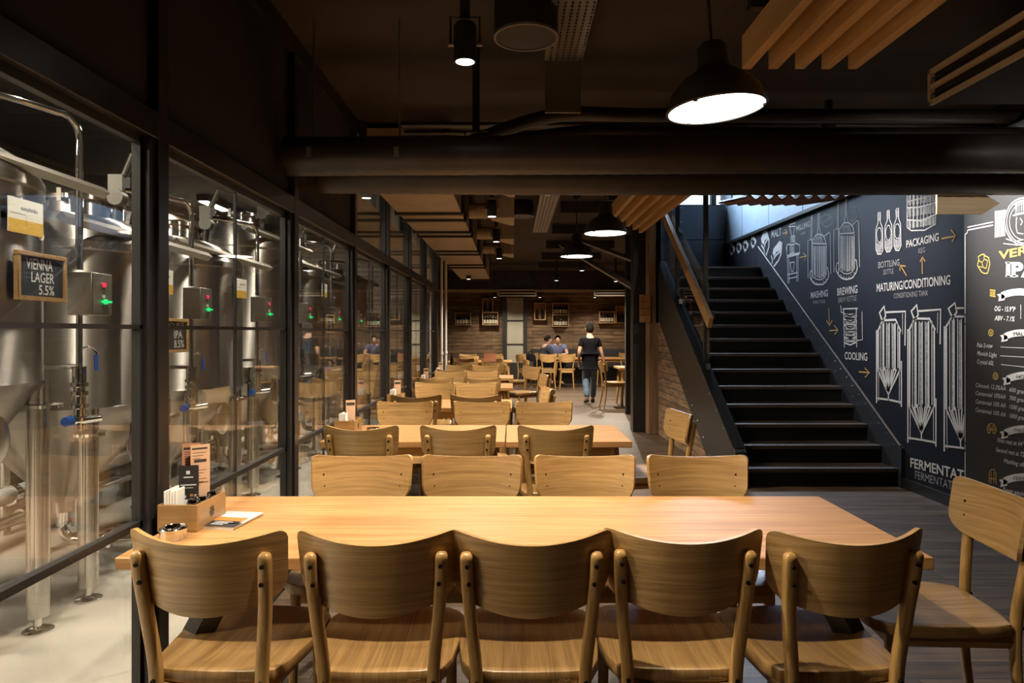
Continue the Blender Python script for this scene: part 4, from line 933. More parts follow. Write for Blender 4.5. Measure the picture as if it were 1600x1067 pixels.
t = thing('bottle', 'slim dark bottle standing on the sixth table row', 'bottle', (-1.12, 12.7, T)); MB().lathe([(0.03, 0), (0.032, 0.01), (0.032, 0.14), (0.012, 0.19), (0.012, 0.25), (0, 0.25)], 14).build('body', M['bottle'], t, smooth=40)
# backpack hung on the side chair
bp_ = thing('backpack', 'black backpack resting on the chair beside the seated men', 'bag', (0.45, 16.75, 0.47))
MB().lathe([(0.0, 0.0), (0.12, 0.0), (0.145, 0.04), (0.15, 0.2), (0.13, 0.32), (0.07, 0.38), (0, 0.39)], 16).build('body', M['tee'], bp_, smooth=60)
MB().lathe([(0, 0.03), (0.07, 0.03), (0.085, 0.07), (0.08, 0.18), (0, 0.2)], 12, (0.0, -0.11, 0)).build('pocket', M['blackcard'], bp_, smooth=60)
MB().tube(catmull([(-0.05, 0.02, 0.38), (0, 0.0, 0.43), (0.05, 0.02, 0.38)]), 0.009, 6).build('carry_loop', M['tee'], bp_)
cu = thing('paper_cup', 'white cup on the table beside the seated men', 'cup', (0.62, 17.2, T)) if False else None

# ------------------------------------------------------------------ wine crates on the plank wall
YS = YB - 0.17
def xs(px, y=YS): return (px - PX0) / F * y
def zs(py, y=YS): return HC - (py - PY0) / F * y
bot_src = None
def bottle(x, z, labelled, txt, s=1.0):
    t = thing('wine_bottle', txt, 'bottle', (x, YS + 0.07, z), 0, 'bottles in the wall crates')
    MB().lathe([(0.0, 0), (0.036, 0), (0.038, 0.006), (0.038, 0.17 * s), (0.03, 0.20 * s), (0.014, 0.235 * s), (0.014, 0.29 * s), (0.0, 0.291 * s)], 14).build('body', M['bottle'], t, smooth=40)
    if labelled: MB().lathe([(0.0385, 0.03), (0.0388, 0.03), (0.0388, 0.13), (0.0385, 0.13)], 14).build('paper_label', M['label'], t, smooth=40)
def crate(px0, px1, py0, py1, shelves, n, labelled, where, ladder=True):
    x0, x1, z1, z0 = xs(px0), xs(px1), zs(py0), zs(py1)
    t = thing('wine_crate', 'pale wooden wall crate holding bottles, ' + where, 'shelf', (x0, YS, z0), 0, 'wooden wine crates on the plank wall')
    w, h, k = x1 - x0, z1 - z0, 0.022
    for xx in (0, w - k): bx(xx, xx + k, -0.02, 0.16, 0, h + 0.02).build('side', M['crate'], t)
    for zz in [0] + [h * (i + 1) / shelves for i in range(shelves)]: 
        bx(k, w - k, -0.01, 0.15, zz, zz + 0.018).build('shelf', M['crate'], t)
    bx(k, w - k, 0.15, 0.16, 0, h).build('back', M['box_wood'], t)
    for s in range(shelves):
        for i in range(n):
            hgt = h / shelves
            bottle(x0 + k + (w - 2 * k) * (i + 0.5) / n, z0 + h * s / shelves + 0.018, labelled, 'bottle %s from the glass in crate %s%s' % (OR[i], where, ', %s tier' % ('lower', 'upper')[s] if shelves > 1 else ''), min(1.0, (hgt - 0.03) / 0.30))
crate(711, 736, 489, 508, 1, 5, True, 'nearest to the glass partition')
crate(753.5, 778.5, 488.5, 508, 1, 5, True, 'low beside the grey pillar')
crate(753.5, 770.5, 467, 488, 1, 2, False, 'stacked on the low one')
crate(834.5, 853, 474, 500, 1, 2, False, 'square one past the grey pillar')
crate(863, 889, 474, 510.5, 2, 5, True, 'double tiered one above the seated men')
crate(936, 961, 487.5, 505, 1, 5, True, 'low one behind the walking person')
crate(962, 982, 479, 505, 1, 3, False, 'square one beside the black column')
# ------------------------------------------------------------------ lamps
def pendant(x, y, z, label, power, tilt=0.0):
    t = thing('pendant_lamp', label, 'lamp', (x, y, z), 0, 'black dome pendant lamps'); t.rotation_euler = (0, R(tilt), 0)
    r = 0.19
    MB().lathe([(r, 0.0), (r + 0.004, 0.004), (r, 0.012), (0.17, 0.07), (0.125, 0.12), (0.075, 0.15), (0.062, 0.17), (0.060, 0.24), (0.045, 0.26), (0, 0.262), (0, 0.255), (0.05, 0.24), (0.055, 0.165), (0.11, 0.115), (0.155, 0.068), (r - 0.006, 0.012), (r - 0.006, 0.0), (r, 0.0)], 40).build('shade', M['black'], t, smooth=40)
    MB().lathe([(0.0, 0.004), (0.183, 0.004), (0.183, 0.009), (0, 0.009)], 40).build('diffuser', M['lampwhite'], t)
    for a in (80, 200, 320):
        MB().box(-0.008, 0.008, -0.006, 0.012, -0.003, 0.006, m=Matrix.Rotation(R(a), 4, 'Z') @ Matrix.Translation((0, -r + 0.004, 0))).build('clip', M['black'], t)
    MB().cyl((0, 0, 0.26), (0, 0, ZC - z - 0.03), 0.006, 8).build('cord', M['black'], t)
    MB().lathe([(0.05, ZC - z - 0.035), (0.045, ZC - z - 0.06), (0.05, ZC - z - 0.002), (0.0, ZC - z - 0.002)], 16).build('ceiling_rose', M['black'], t, smooth=40)
    lamp('pendant_light', 'SPOT', (0, 0, -0.012), power, WARM, 0.17, (0, 0, -1), 168, 0.9, parent=t)
    return t
PP = 45
pendant(0.80, 2.675, 2.24, 'large black dome pendant with glowing disc above the front table', PP, -4)
pendant(0.825, 6.03, 2.24, 'black dome pendant lit beside the slatted ceiling past the ducts', PP)
pendant(0.745, 7.87, 2.24, 'black dome pendant, the smaller and farther of the two past the ducts', PP)
def spot(x, y, z, label, power, ang=110, r=0.04, aim=None):
    t = thing('ceiling_spotlight', label, 'lamp', (x, y, z), 0, 'black cylinder spotlights')
    MB().lathe([(0.040, 0.0), (0.048, 0.0), (0.049, 0.004), (0.049, 0.15), (0.04, 0.165), (0.012, 0.17), (0, 0.17)], 24, cap=False).lathe([(0.040, 0.0), (0.037, 0.02), (0, 0.021)], 24, cap=False).build('housing', M['black'], t, smooth=40)
    MB().lathe([(0, 0.002), (0.039, 0.002), (0.039, 0.006), (0, 0.006)], 24).build('lens', M['spotwhite'], t)
    y_ = MB()
    y_.tube([(-0.062, 0, 0.07), (-0.062, 0, 0.19), (0.062, 0, 0.19), (0.062, 0, 0.07)], 0.006, 6); y_.build('yoke', M['black'], t)
    for s in (-1, 1): MB().cyl((s * 0.048, 0, 0.075), (s * 0.072, 0, 0.075), 0.009, 10).build('knob', M['grey_metal'], t)
    MB().box(-0.02, 0.02, -0.02, 0.02, 0.19, ZC - z).build('stem', M['black'], t)
    lamp('spot_light', 'SPOT', (0, 0, -0.012), power, NEUT, 0.03, (0, 0, -1), ang, 0.7, parent=t)
SP = 250
for y, z, pw_, lb in ((2.91, 2.52, 95, 'black cylinder spotlight glaring above the front table'), (3.81, 2.30, 260, 'added black cylinder spotlight hidden between the two ribbed ducts'), (5.60, 2.52, 260, 'added black cylinder spotlight hidden behind the ducts over the third row'),  # the two at the ducts are added, unseen, to light the chair fronts
                      (6.8, 2.52, 210, 'black cylinder spotlight, highest of those past the ducts'), (8.7, 2.52, SP, 'black cylinder spotlight, middle one of those past the ducts'), (10.67, 2.52, SP, 'black cylinder spotlight, lowest of those past the ducts'), (1.58, 2.52, 235, 'black cylinder spotlight over the viewpoint')):
    spot(-0.20, y, z, lb, pw_, 84 if y == 2.91 else 116)
for x, y, lb in ((0.95, 14.6, 'small spotlight under the bulkhead toward the seated men'), (2.25, 14.8, 'small spotlight near the black column at the far end'), (-0.9, 14.2, 'small spotlight over the sixth table row'), (1.25, 12.2, 'small spotlight over the walking person')):
    spot(x, y, 2.47, lb, 430 if y < 13 else 360, 125 if y < 13 else 168)
for x, lb in ((-0.45, 'small wall spotlight beside the grey pillar toward the glass'), (0.72, 'small wall spotlight past the grey pillar'), (2.15, 'small wall spotlight toward the black column')):
    spot(x, 17.7, 2.27, lb, 90, 140)
# lamp that washes the recipe panel, mounted on the ceiling past the ducts
wl = thing('wall_washer', 'black spotlight aimed at the recipe panel', 'lamp', (2.2, 4.75, 2.72))
MB().lathe([(0.05, 0.0), (0.052, 0.15), (0.03, 0.17), (0, 0.17)], 20).build('housing', M['black'], wl, smooth=40)
MB().box(-0.02, 0.02, -0.02, 0.02, 0.16, ZC - 2.72).build('stem', M['black'], wl)
lamp('washer_light', 'SPOT', (2.2, 4.72, 2.68), 420, (1.0, 0.95, 0.9), 0.05, (3.25, 4.32, 2.05), 66, 1.0)
wl = thing('wall_washer', 'added unseen spotlight that brightens the chalk mural', 'lamp', (2.3, 6.12, 2.76))  # added lamp, hidden behind the ducts, to brighten the mural
MB().lathe([(0.05, 0.0), (0.052, 0.15), (0.03, 0.17), (0, 0.17)], 20).build('housing', M['black'], wl, smooth=40)
MB().box(-0.02, 0.02, -0.02, 0.02, 0.16, 0.40).box(-0.02, 0.02, -0.12, 0.02, 0.36, 0.40).build('stem', M['black'], wl)
lamp('washer_light', 'SPOT', (2.3, 6.12, 2.72), 130, (1.0, 0.95, 0.9), 0.05, (3.45, 6.2, 1.75), 86, 1.0)
wl = thing('wall_washer', 'added spotlight out of view that brightens the hanging arrow', 'lamp', (2.62, 1.9, 2.12))  # added lamp out of view, lights the front of the arrow sign
MB().lathe([(0.05, 0.0), (0.052, 0.15), (0.03, 0.17), (0, 0.17)], 20).build('housing', M['black'], wl, smooth=40)
MB().box(-0.02, 0.02, -0.02, 0.02, 0.16, ZC - 2.12).build('stem', M['black'], wl)
lamp('washer_light', 'SPOT', (2.62, 1.92, 2.08), 60, (1.0, 0.92, 0.8), 0.05, (2.82, 4.2, 2.12), 46, 1.0)
# ------------------------------------------------------------------ ducts and pipes across the room
def flex(name, label, pts, r, mat='duct', ribs=110, grp='black ducts across the room'):
    P = catmull(pts, 40); n = len(P); rs = [r * (1 + (0.022 if i % 2 else 0.0)) for i in range(n)]
    o = MB().tube(P, rs, 24, up=(0, 0, 1)).build(name, M[mat], smooth=80); return tag(o, label, 'duct', grp)
flex('flexible_duct', 'upper ribbed black duct crossing above the second row', [(-1.16, 3.52, 2.275), (0.5, 3.52, 2.285), (2.2, 3.52, 2.29), (XM, 3.52, 2.285)], 0.098)
flex('flexible_duct', 'lower ribbed black duct crossing behind the upper one', [(-1.16, 4.1, 2.31), (0.5, 4.1, 2.30), (2.2, 4.12, 2.305), (XM, 4.1, 2.30)], 0.105)
for k, (pts, lb) in enumerate((([(-0.5, 4.6, 2.55), (-0.2, 4.5, 2.65), (0.3, 4.5, 2.80), (1.0, 4.5, 2.80), (XM, 4.5, 2.79)], 'black insulated pipe rising in a bend above the ducts'), ([(-0.35, 4.35, 2.52), (0.1, 4.35, 2.60), (0.6, 4.35, 2.65), (1.4, 4.35, 2.63), (XM, 4.35, 2.63)], 'black insulated pipe sagging just above the ribbed ducts'))):
    tag(MB().tube(catmull(pts, 10), 0.045, 14).build('insulated_pipe', M['duct'], smooth=60), lb, 'pipe', 'black insulated pipes')
for k in range(4):
    tag(MB().tube([(-1.16 + 0.35, 4.9 + 0.1 * k, 2.60), (-0.80, 4.9 + 0.1 * k, 2.86), (XM, 4.9 + 0.1 * k, 2.86)] if k == 0 else [(-0.8, 4.9 + 0.1 * k, 2.86 + 0.02 * (k % 2)), (XM, 4.9 + 0.1 * k, 2.86 + 0.02 * (k % 2))], 0.018, 8).build('conduit', M['duct'], smooth=50), 'thin dark conduit under the ceiling, %s from the front' % OR[k], 'pipe', 'thin ceiling conduits')
for x, lb in ((-1.02, 'thin black hanger rod beside the glass partition'), (-0.58, 'thin black hanger rod left of the front spotlight'.replace('left of', 'between partition and'))):
    t = thing('hanger_rod', lb, 'rod', (x, 3.52, 2.37)); MB().cyl((0, 0, 0), (0, 0, ZC - 2.37), 0.005, 6).build('rod', M['grey_metal'], t); MB().box(-0.012, 0.012, -0.10, -0.09, -0.12, -0.07).build('bracket', M['grey_metal'], t)
# round speakers
def speaker(x, y, z, label):
    t = thing('ceiling_speaker', label, 'speaker', (x, y, z), 0, 'round hanging speakers')
    MB().lathe([(0.150, 0.006), (0.152, 0.03), (0.15, 0.0 + ZC - z - 0.05), (0.13, ZC - z), (0, ZC - z)], 40).build('housing', M['black'], t, smooth=40)
    MB().lathe([(0.142, 0.0), (0.153, 0.0), (0.153, 0.012), (0.142, 0.010), (0.142, 0.0)], 40).build('rim', M['grey_metal'], t, smooth=40)
    MB().lathe([(0, 0.002), (0.143, 0.003)], 40).build('grille', M['duct'], t)
    MB().lathe([(0, -0.003), (0.006, 0.0), (0.006, 0.003)], 10).build('centre_cap', M['grey_metal'], t)
speaker(0.066, 3.22, 2.755, 'big round black speaker hanging near the front spotlight')
speaker(0.118, 8.4, 2.79, 'round black speaker hanging past the ducts')
# perforated cable tray
def tray(x0, x1, y0, y1, z, label, cols, step):
    t = thing('cable_tray', label, 'cable tray', (0, 0, 0), 0, 'perforated cable trays')
    m = MB(); n = cols; w = (x1 - x0) / n; ny = int((y1 - y0) / step)
    # a sheet with real slots: solid strips along y, short bridges between the slots
    for i in range(n):
        a = x0 + i * w; m.box(a, a + w * 0.68, y0, y1, z, z + 0.002)
        for j in range(ny): m.box(a + w * 0.68, a + w, y0 + j * step, y0 + (j + 0.4) * step, z, z + 0.002)
    m.box(x0 - 0.004, x0, y0, y1, z, z + 0.05); m.box(x1, x1 + 0.004, y0, y1, z, z + 0.05)
    m.build('perforated_sheet', M['grey_metal'], t)
    MB().tube([(x1 - 0.05, y0 + 0.2, z + 0.02), (x1 - 0.05, y1, z + 0.02)], 0.014, 8).tube([(x0 + 0.06, y0 + 0.2, z + 0.02), (x0 + 0.06, y1, z + 0.02)], 0.01, 8).build('cable', M['black'], t)
    return t
tray(0.185, 0.385, 1.6, 3.80, 2.88, 'slotted grey cable tray on the ceiling beside the big speaker', 6, 0.035)
tray(0.30, 0.50, 5.6, 9.8, 2.80, 'slotted grey cable tray on the ceiling past the ducts', 5, 0.06)
tag(bx(0.185, 0.385, 3.82, 3.84, 2.60, 2.88).build('cover_plate', plain('brown cover plate', (0.17, 0.12, 0.08), 0.5), None), 'flat brown plate hanging where the slotted tray ends', 'plate')
sd = thing('smoke_detector', 'small cream smoke detector under the far cable tray', 'smoke detector', (0.36, 6.9, 2.80)); MB().lathe([(0, -0.05), (0.03, -0.048), (0.045, -0.03), (0.055, -0.012), (0.055, 0), (0, 0)], 20).build('body', M['white'], sd, smooth=50)
# timber slats
for k in range(5):
    x = 1.11 + k * 0.128
    tag(bx(x, x + 0.045, -1.5, 3.30, 2.64, 2.80).build('ceiling_slat', M['pine_y'], None, bevel=0.003), 'pine ceiling slat over the front pendant, %s from the tables' % OR[k], 'slat', 'pine ceiling slats in front of the ducts')
    tag(bx(x, x + 0.045, 4.75, 7.67 + 0.27 * k, 2.64, 2.80).build('ceiling_slat', M['pine_y'], None, bevel=0.003), 'pine ceiling slat past the ducts, %s from the tables' % OR[k], 'slat', 'pine ceiling slats past the ducts')
for y in (-1.0, 1.2, 3.0): struct('trim_%d' % (50 + int(y * 2)), bx(1.05, 1.72, y, y + 0.05, 2.80, ZC), M['black'], 'black batten carrying the pine slats', 'trim')
for y in (5.0, 7.4): struct('trim_%d' % (60 + int(y)), bx(1.05, 1.72, y, y + 0.05, 2.80, ZC), M['black'], 'black batten carrying the far pine slats', 'trim')
# air diffusers
def diffuser(name, o, u, L, h, label, deep, n=2, mat='vent_frame'):
    """long slotted frame: o corner, u direction along its length, facing dirs in local frame"""
    t = thing('air_diffuser', label, 'air vent', o, u, 'slotted air diffusers')
    k = 0.022; m = MB()
    for i in range(n + 1): m.box(0, L, -0.012, 0.015, i * (h - k) / n, i * (h - k) / n + k)
    m.box(0, k, -0.012, 0.015, 0, h); m.box(L - k, L, -0.012, 0.015, 0, h); m.build('frame', M[mat], t, bevel=0.002)
    m = MB()
    for i in range(n): m.box(k, L - k, 0.0, 0.006, (i + 0.5) * (h - k) / n + 0.008, (i + 0.5) * (h - k) / n + 0.016)
    m.build('blade', M['duct'], t); bx(0.01, L - 0.01, 0.016, deep, 0.005, h - 0.005).build('plenum_box', M['blackmat'], t)
    return t
diffuser('d', (2.27, 3.71, 2.60), R(-90), 3.4, 0.19, 'long cream framed slot diffuser beside the pine slats', 0.9)
struct('trim_7', bx(2.42, 3.17, 3.715, 3.74, 2.60, 2.79), M['blackmat'], 'black end of the diffuser box', 'trim') if False else None
diffuser('d', (xs(778, 15.8), 15.80, zs(463, 15.8)), 0, xs(838, 15.8) - xs(778, 15.8), 0.155, 'cream slot diffuser above the grey pillar', 0.09)
diffuser('d', (xs(928, 15.8), 15.80, zs(462.5, 15.8)), 0, 0.95, 0.145, 'cream slot diffuser above the walking person', 0.09)
# big rectangular duct along the glass
rd = thing('rectangular_duct', 'beige rectangular sheet duct with flanges along the glass side ceiling', 'duct', (0, 0, 0))
ys = [5.2, 6.75, 7.15, 8.0, 8.35, 9.9, 10.3, 11.9, 12.4, 15.2]
for a, b_ in zip(ys[:-1], ys[1:]):
    MB().box(-1.13, -0.50, a + 0.02, b_ - 0.02, 2.55, 2.93).build('duct_section', M['duct_beige'], rd)
for y in ys:
    f = MB().box(-1.155, -0.475, y - 0.03, y + 0.03, 2.525, 2.575).box(-1.155, -1.11, y - 0.03, y + 0.03, 2.55, 2.95).box(-0.52, -0.475, y - 0.03, y + 0.03, 2.55, 2.95)
    f.build('flange', M['duct'], rd)
    for x in (-0.95, -0.72, -0.5): MB().lathe([(0, -0.008), (0.008, -0.006), (0.008, 0)], 8, (x, y, 2.525)).build('bolt', M['rivet'], rd)
    MB().cyl((-0.46, y, 2.56), (-0.46, y, ZC), 0.006, 6).build('hanger_rod', M['grey_metal'], rd)
for k, y in enumerate((5.95, 7.6, 9.3, 11.0)):
    b_ = thing('duct_branch', 'round duct branch with a flared outlet, %s past the ducts' % OR[k], 'duct', (-0.475, y, 2.72), 0, 'flared duct outlets')
    MB().lathe([(0.085, 0), (0.085, 0.06), (0.09, 0.062), (0.09, 0.075), (0.085, 0.077), (0.085, 0.17), (0.09, 0.172), (0.09, 0.185), (0.085, 0.187), (0.085, 0.24)], 24, axis='x').build('collar', M['duct_beige'], b_, smooth=40)
    m = MB(); p0 = [(0.24, -0.09, -0.09), (0.24, 0.09, -0.09), (0.24, 0.09, 0.09), (0.24, -0.09, 0.09)]; p1 = [(0.46, -0.28, -0.12), (0.46, 0.28, -0.12), (0.46, 0.28, 0.12), (0.46, -0.28, 0.12)]; p2 = [(0.50, y_, z_) for _, y_, z_ in p1]
    m.add(p0 + p1 + p2, [(0, 1, 5, 4), (1, 2, 6, 5), (2, 3, 7, 6), (3, 0, 4, 7), (4, 5, 9, 8), (5, 6, 10, 9), (6, 7, 11, 10), (7, 4, 8, 11), (0, 3, 2, 1), (8, 9, 10, 11)])
    m.build('flared_outlet', M['duct_beige'], b_)
# ceiling steel joists of the far zone
for k in range(6):
    y = 6.6 + 1.8 * k
    struct('beam_%d' % (k + 1), bx(0.6, 1.8, y, y + 0.08, 2.84, ZC), M['blackmat'], 'dark ceiling joist past the ducts', 'beam')
# ------------------------------------------------------------------ brewing tanks behind the glass
M['dark_steel'] = plain('dull valve steel', (0.10, 0.095, 0.085), 0.45, metal=1.0)
TX = -2.54; TR = 0.54
LED = {}
def tank(y, rim, cone, label, sticker=True, box=True):
    t = thing('brewing_tank', label, 'tank', (TX, y, 0), 0, 'conical steel brewing tanks')
    prof = [(0.0, 0.36), (0.055, 0.36), (0.06, 0.42), (0.5, cone - 0.03), (TR - 0.012, cone - 0.008), (TR, cone + 0.02), (TR + 0.004, cone + 0.03), (TR, cone + 0.04), (TR, rim - 0.06), (TR + 0.008, rim - 0.05), (TR + 0.008, rim - 0.012), (TR, rim), (TR - 0.03, rim + 0.045), (0.44, rim + 0.10), (0.32, rim + 0.15), (0.2, rim + 0.175), (0, rim + 0.185)]
    MB().lathe(prof, 64).build('shell', M['steel'], t, smooth=30)
    mw = MB().lathe([(0.19, rim + 0.16), (0.19, rim + 0.25), (0.215, rim + 0.252), (0.215, rim + 0.275), (0.12, rim + 0.30), (0, rim + 0.305)], 32, (0.1, 0.05, 0)).build('manway', M['steel_leg'], t, smooth=35)
    cl = MB()
    for a in range(0, 360, 60): cl.box(-0.012, 0.012, 0.2, 0.235, rim + 0.23, rim + 0.30, m=Matrix.Translation((0.1, 0.05, 0)) @ Matrix.Rotation(R(a), 4, 'Z'))
    cl.build('clamp', M['chrome'], mw)
    va = MB().cyl((0.30, 0.0, rim + 0.12), (0.34, -0.02, rim + 0.36), 0.025, 12).box(0.29, 0.37, -0.06, 0.02, rim + 0.30, rim + 0.40).cyl((0.36, -0.02, rim + 0.40), (0.41, -0.02, rim + 0.52), 0.02, 12)
    va.lathe([(0, -0.03), (0.045, -0.03), (0.045, 0.03), (0, 0.03)], 16, (0.34, -0.05, rim + 0.27), 'y').build('relief_valve', M['dark_steel'], t, smooth=40)
    # four legs
    for sx in (-1, 1):
        for sy in (-1, 1):
            lx, ly = 0.375 * sx, 0.37 * sy
            L = MB().cyl((lx, ly, 0.075), (lx, ly, cone + 0.03), 0.047, 20)
            leg = L.build('leg', M['steel_leg'], t, smooth=40)
            MB().cyl((lx, ly, 0.02), (lx, ly, 0.08), 0.016, 12).lathe([(0.062, 0.004), (0.064, 0.012), (0.05, 0.02), (0.018, 0.028), (0, 0.028)], 20, (lx, ly, 0)).build('foot_pad', M['chrome'], leg, smooth=40)
            zc = cone - 0.09; MB().lathe([(0.05, zc - 0.02), (0.078, zc - 0.015), (0.08, zc), (0.05, zc + 0.012)], 20, (lx * 1.04, ly * 1.04, 0)).build('leg_collar', M['chrome'], leg, smooth=40)
    # spray pipe, bent from the dome down the aisle side
    px_, py_ = 0.525, 0.43
    MB().tube(catmull([(0.36, -0.02, rim + 0.32), (0.44, 0.12, rim + 0.325), (0.49, 0.30, rim + 0.33), (px_ - 0.01, py_ - 0.06, rim + 0.325), (px_, py_, rim + 0.26), (px_, py_, rim + 0.1), (px_, py_, 1.66)], 6), 0.0165, 10).build('spray_pipe', M['chrome'], t, smooth=60)
    MB().tube([(0.40, -0.62, rim + 0.07), (0.60, 0.50, rim + 0.0)], 0.03, 4, sx=1.0, sy=0.9, up=(0, 0, 1)).build('bracket_bar', M['box_steel'], t)
    # sample / outlet line with valve and blue handle
    pz = 1.16 if rim > 1.95 else 1.10
    v = MB().cyl((px_, py_, pz + 0.03), (px_, py_, 1.45), 0.014, 10).cyl((px_ - 0.16, py_, pz + 0.05), (px_, py_, pz + 0.05), 0.012, 8)
    v.lathe([(0.024, pz - 0.03), (0.03, pz - 0.028), (0.03, pz + 0.05), (0.024, pz + 0.052)], 16, (px_, py_, 0))
    for zz in (pz - 0.03, pz - 0.07, pz - 0.13, pz - 0.19): v.lathe([(0.018, zz - 0.02), (0.038, zz - 0.012), (0.038, zz + 0.005), (0.018, zz + 0.012)], 18, (px_, py_, 0))
    v.cyl((px_, py_, pz - 0.24), (px_, py_, pz), 0.026, 14).cyl((px_ - 0.02, py_ - 0.02, pz - 0.205), (px_ + 0.09, py_ + 0.03, pz - 0.19), 0.018, 10)
    vv = v.build('valve_line', M['chrome'], t, smooth=40)
    MB().tube(catmull([(px_, py_, pz + 0.13), (px_ + 0.03, py_ + 0.02, pz + 0.14), (px_ + 0.055, py_ + 0.03, pz + 0.12), (px_ + 0.06, py_ + 0.03, pz + 0.10)], 4), 0.006, 8).build('handle_arm', M['chrome'], vv, smooth=50)
    MB().tube([(px_ + 0.06, py_ + 0.03, pz + 0.105), (px_ + 0.062, py_ + 0.03, pz + 0.03)], 0.011, 8, sx=0.7).build('valve_handle', M['blue'], vv, smooth=50)
    MB().lathe([(0, -0.025), (0.022, -0.025), (0.026, 0.01), (0.018, 0.022), (0, 0.024)], 14, (px_ - 0.02, py_ - 0.045, pz - 0.20), 'y').build('valve_knob', M['blue'], vv, smooth=50)
    # jacket ribs and thermometer well
    MB().lathe([(0.10, 0.0), (0.112, 0.004), (0.118, 0.018), (0.10, 0.03), (0, 0.03)], 28, (TR - 0.11, -0.02, cone - 0.20), 'x').build('inspection_port', M['steel_leg'], t, smooth=40)
    # outlet pipework under the cone
    o = MB().tube(catmull([(0, 0, 0.38), (0, 0, 0.26), (0.06, 0, 0.2), (0.22, 0, 0.2), (0.42, 0.02, 0.2)], 5), 0.028, 12)
    o.lathe([(0.025, 0), (0.05, 0.004), (0.05, 0.02), (0.025, 0.024)], 16, (0.24, 0.01, 0.2), 'x'); o.lathe([(0.025, 0), (0.05, 0.004), (0.05, 0.02), (0.025, 0.024)], 16, (0.40, 0.02, 0.2), 'x')
    oo = o.build('outlet_pipe', M['chrome'], t, smooth=40)
    MB().box(0.29, 0.31, -0.02, 0.10, 0.235, 0.25).build('valve_handle', M['blue'], oo)
    if sticker:
        s = MB().box(TR + 0.012, TR + 0.015, -0.06, 0.14, 0, 0.14).build('label_plate', M['paper'], t, loc=(0, 0, rim - 0.26))
        bx(TR + 0.0152, TR + 0.0156, -0.06, 0.14, 0.0, 0.055).build('label_band', M['yellow'], s)
        q = Paint().frame((TR + 0.015, -0.06, 0), (0, 1, 0), (0, 0, 1), (1, 0, 0), 0.0008); q.text('easybr\u00e4u', 0.07, 0.095, 0.165, 0.095, 0.017, 0.0); q.build('lettering', M['print_dark'], s)
        q = Paint().frame((TR + 0.015, -0.06, 0), (0, 1, 0), (0, 0, 1), (1, 0, 0), 0.0008); q.line([(0.01, 0.078), (0.1, 0.078), (0.1, 0.03)], 0.0015); q.build('rule_line', M['print_dark'], s)
    if box:
        cb_ = MB().box(0.475, 0.59, 0.42, 0.58, 1.45, 1.65).build('control_box', M['box_steel'], t, bevel=0.004)
        MB().box(0.59, 0.592, 0.428, 0.572, 1.458, 1.642).build('front_plate', M['grey_metal'], cb_)
        MB().lathe([(0.012, 0.0), (0.012, 0.008), (0, 0.01)], 14, (0.592, 0.505, 1.595), 'x').build('red_lamp', M['red_led'], cb_)
        MB().lathe([(0.017, 0.0), (0.017, 0.004), (0.011, 0.004), (0.011, 0.0)], 16, (0.592, 0.505, 1.595), 'x').build('lamp_ring', M['chrome'], cb_)
        MB().lathe([(0.013, 0.0), (0.012, 0.012), (0, 0.014)], 14, (0.592, 0.515, 1.515), 'x').box(0.592, 0.612, 0.490, 0.545, 1.510, 1.520).build('green_switch', M['green_led'], cb_)
        MB().box(0.592, 0.598, 0.497, 0.512, 1.533, 1.547).build('white_tag', M['white'], cb_)
    return t
TY = [2.75 + 1.11 * k for k in range(7)]
RIM = [2.03, 1.85, 1.88, 2.14, 2.0, 1.9, 2.05]; CONE = [1.13, 0.95, 0.95, 1.05, 1.0, 0.95, 1.0]
TL = ['conical steel brewing tank nearest the viewer carrying the VIENNA LAGER slate', 'conical steel brewing tank with the DOUBLE IPA slate, second along the partition', 'conical steel brewing tank third along the partition', 'tall conical steel brewing tank fourth along the partition', 'conical steel brewing tank fifth along the partition', 'conical steel brewing tank sixth along the partition', 'conical steel brewing tank farthest along the partition']
for k in range(7): tank(TY[k], RIM[k], CONE[k], TL[k])
tank(1.64, 2.0, 1.05, 'conical steel brewing tank beside the viewpoint, cut off by the frame', box=False) if False else None
def slate(y, z, lines, label):
    t = thing('chalkboard', label, 'chalkboard', (-1.975, y, z), 0, 'wood framed beer slates on the tanks')
    w, h, k = 0.30, 0.20, 0.018
    MB().box(-0.012, 0.008, 0, w, 0, k).box(-0.012, 0.008, 0, w, h - k, h).box(-0.012, 0.008, 0, k, k, h - k).box(-0.012, 0.008, w - k, w, k, h - k).build('frame', M['crate'], t, bevel=0.002)
    bx(-0.008, 0.0, k, w - k, k, h - k).build('slate', M['slate'], t)
    for s, a, b, zz, hh in lines:
        q = Paint().frame((0, 0, 0), (0, 1, 0), (0, 0, 1), (1, 0, 0), 0.0008); q.text(s, a, zz, b, zz, hh, 0.01); q.build('lettering', M['print'], t)
    return t
slate(TY[0] - 0.03, 1.50, [('VIENNA', 0.055, 0.215, 0.130, 0.045), ('LAGER', 0.085, 0.225, 0.078, 0.042), ('5.5%', 0.13, 0.225, 0.028, 0.040)], 'wood framed slate chalked VIENNA LAGER 5.5% on the nearest tank')
slate(TY[1] - 0.0, 1.25, [('DOUBLE', 0.04, 0.25, 0.140, 0.038), ('IPA', 0.13, 0.23, 0.085, 0.044), ('8.5%', 0.13, 0.25, 0.030, 0.044)], 'wood framed slate chalked DOUBLE IPA 8.5% on the second tank')
slate(TY[4] + 0.1, 1.36, [('PALE', 0.05, 0.2, 0.13, 0.04), ('ALE', 0.08, 0.2, 0.08, 0.04), ('5%', 0.12, 0.22, 0.03, 0.04)], 'wood framed beer slate on the fifth tank')
sn = thing('number_disc', 'small white disc numbered 7 on the nearest tank', 'sticker', (TX + TR + 0.006, TY[0] + 0.14, 1.775)); MB().lathe([(0.017, 0), (0.017, 0.003), (0, 0.003)], 18, axis='x').build('disc', M['paper'], sn)
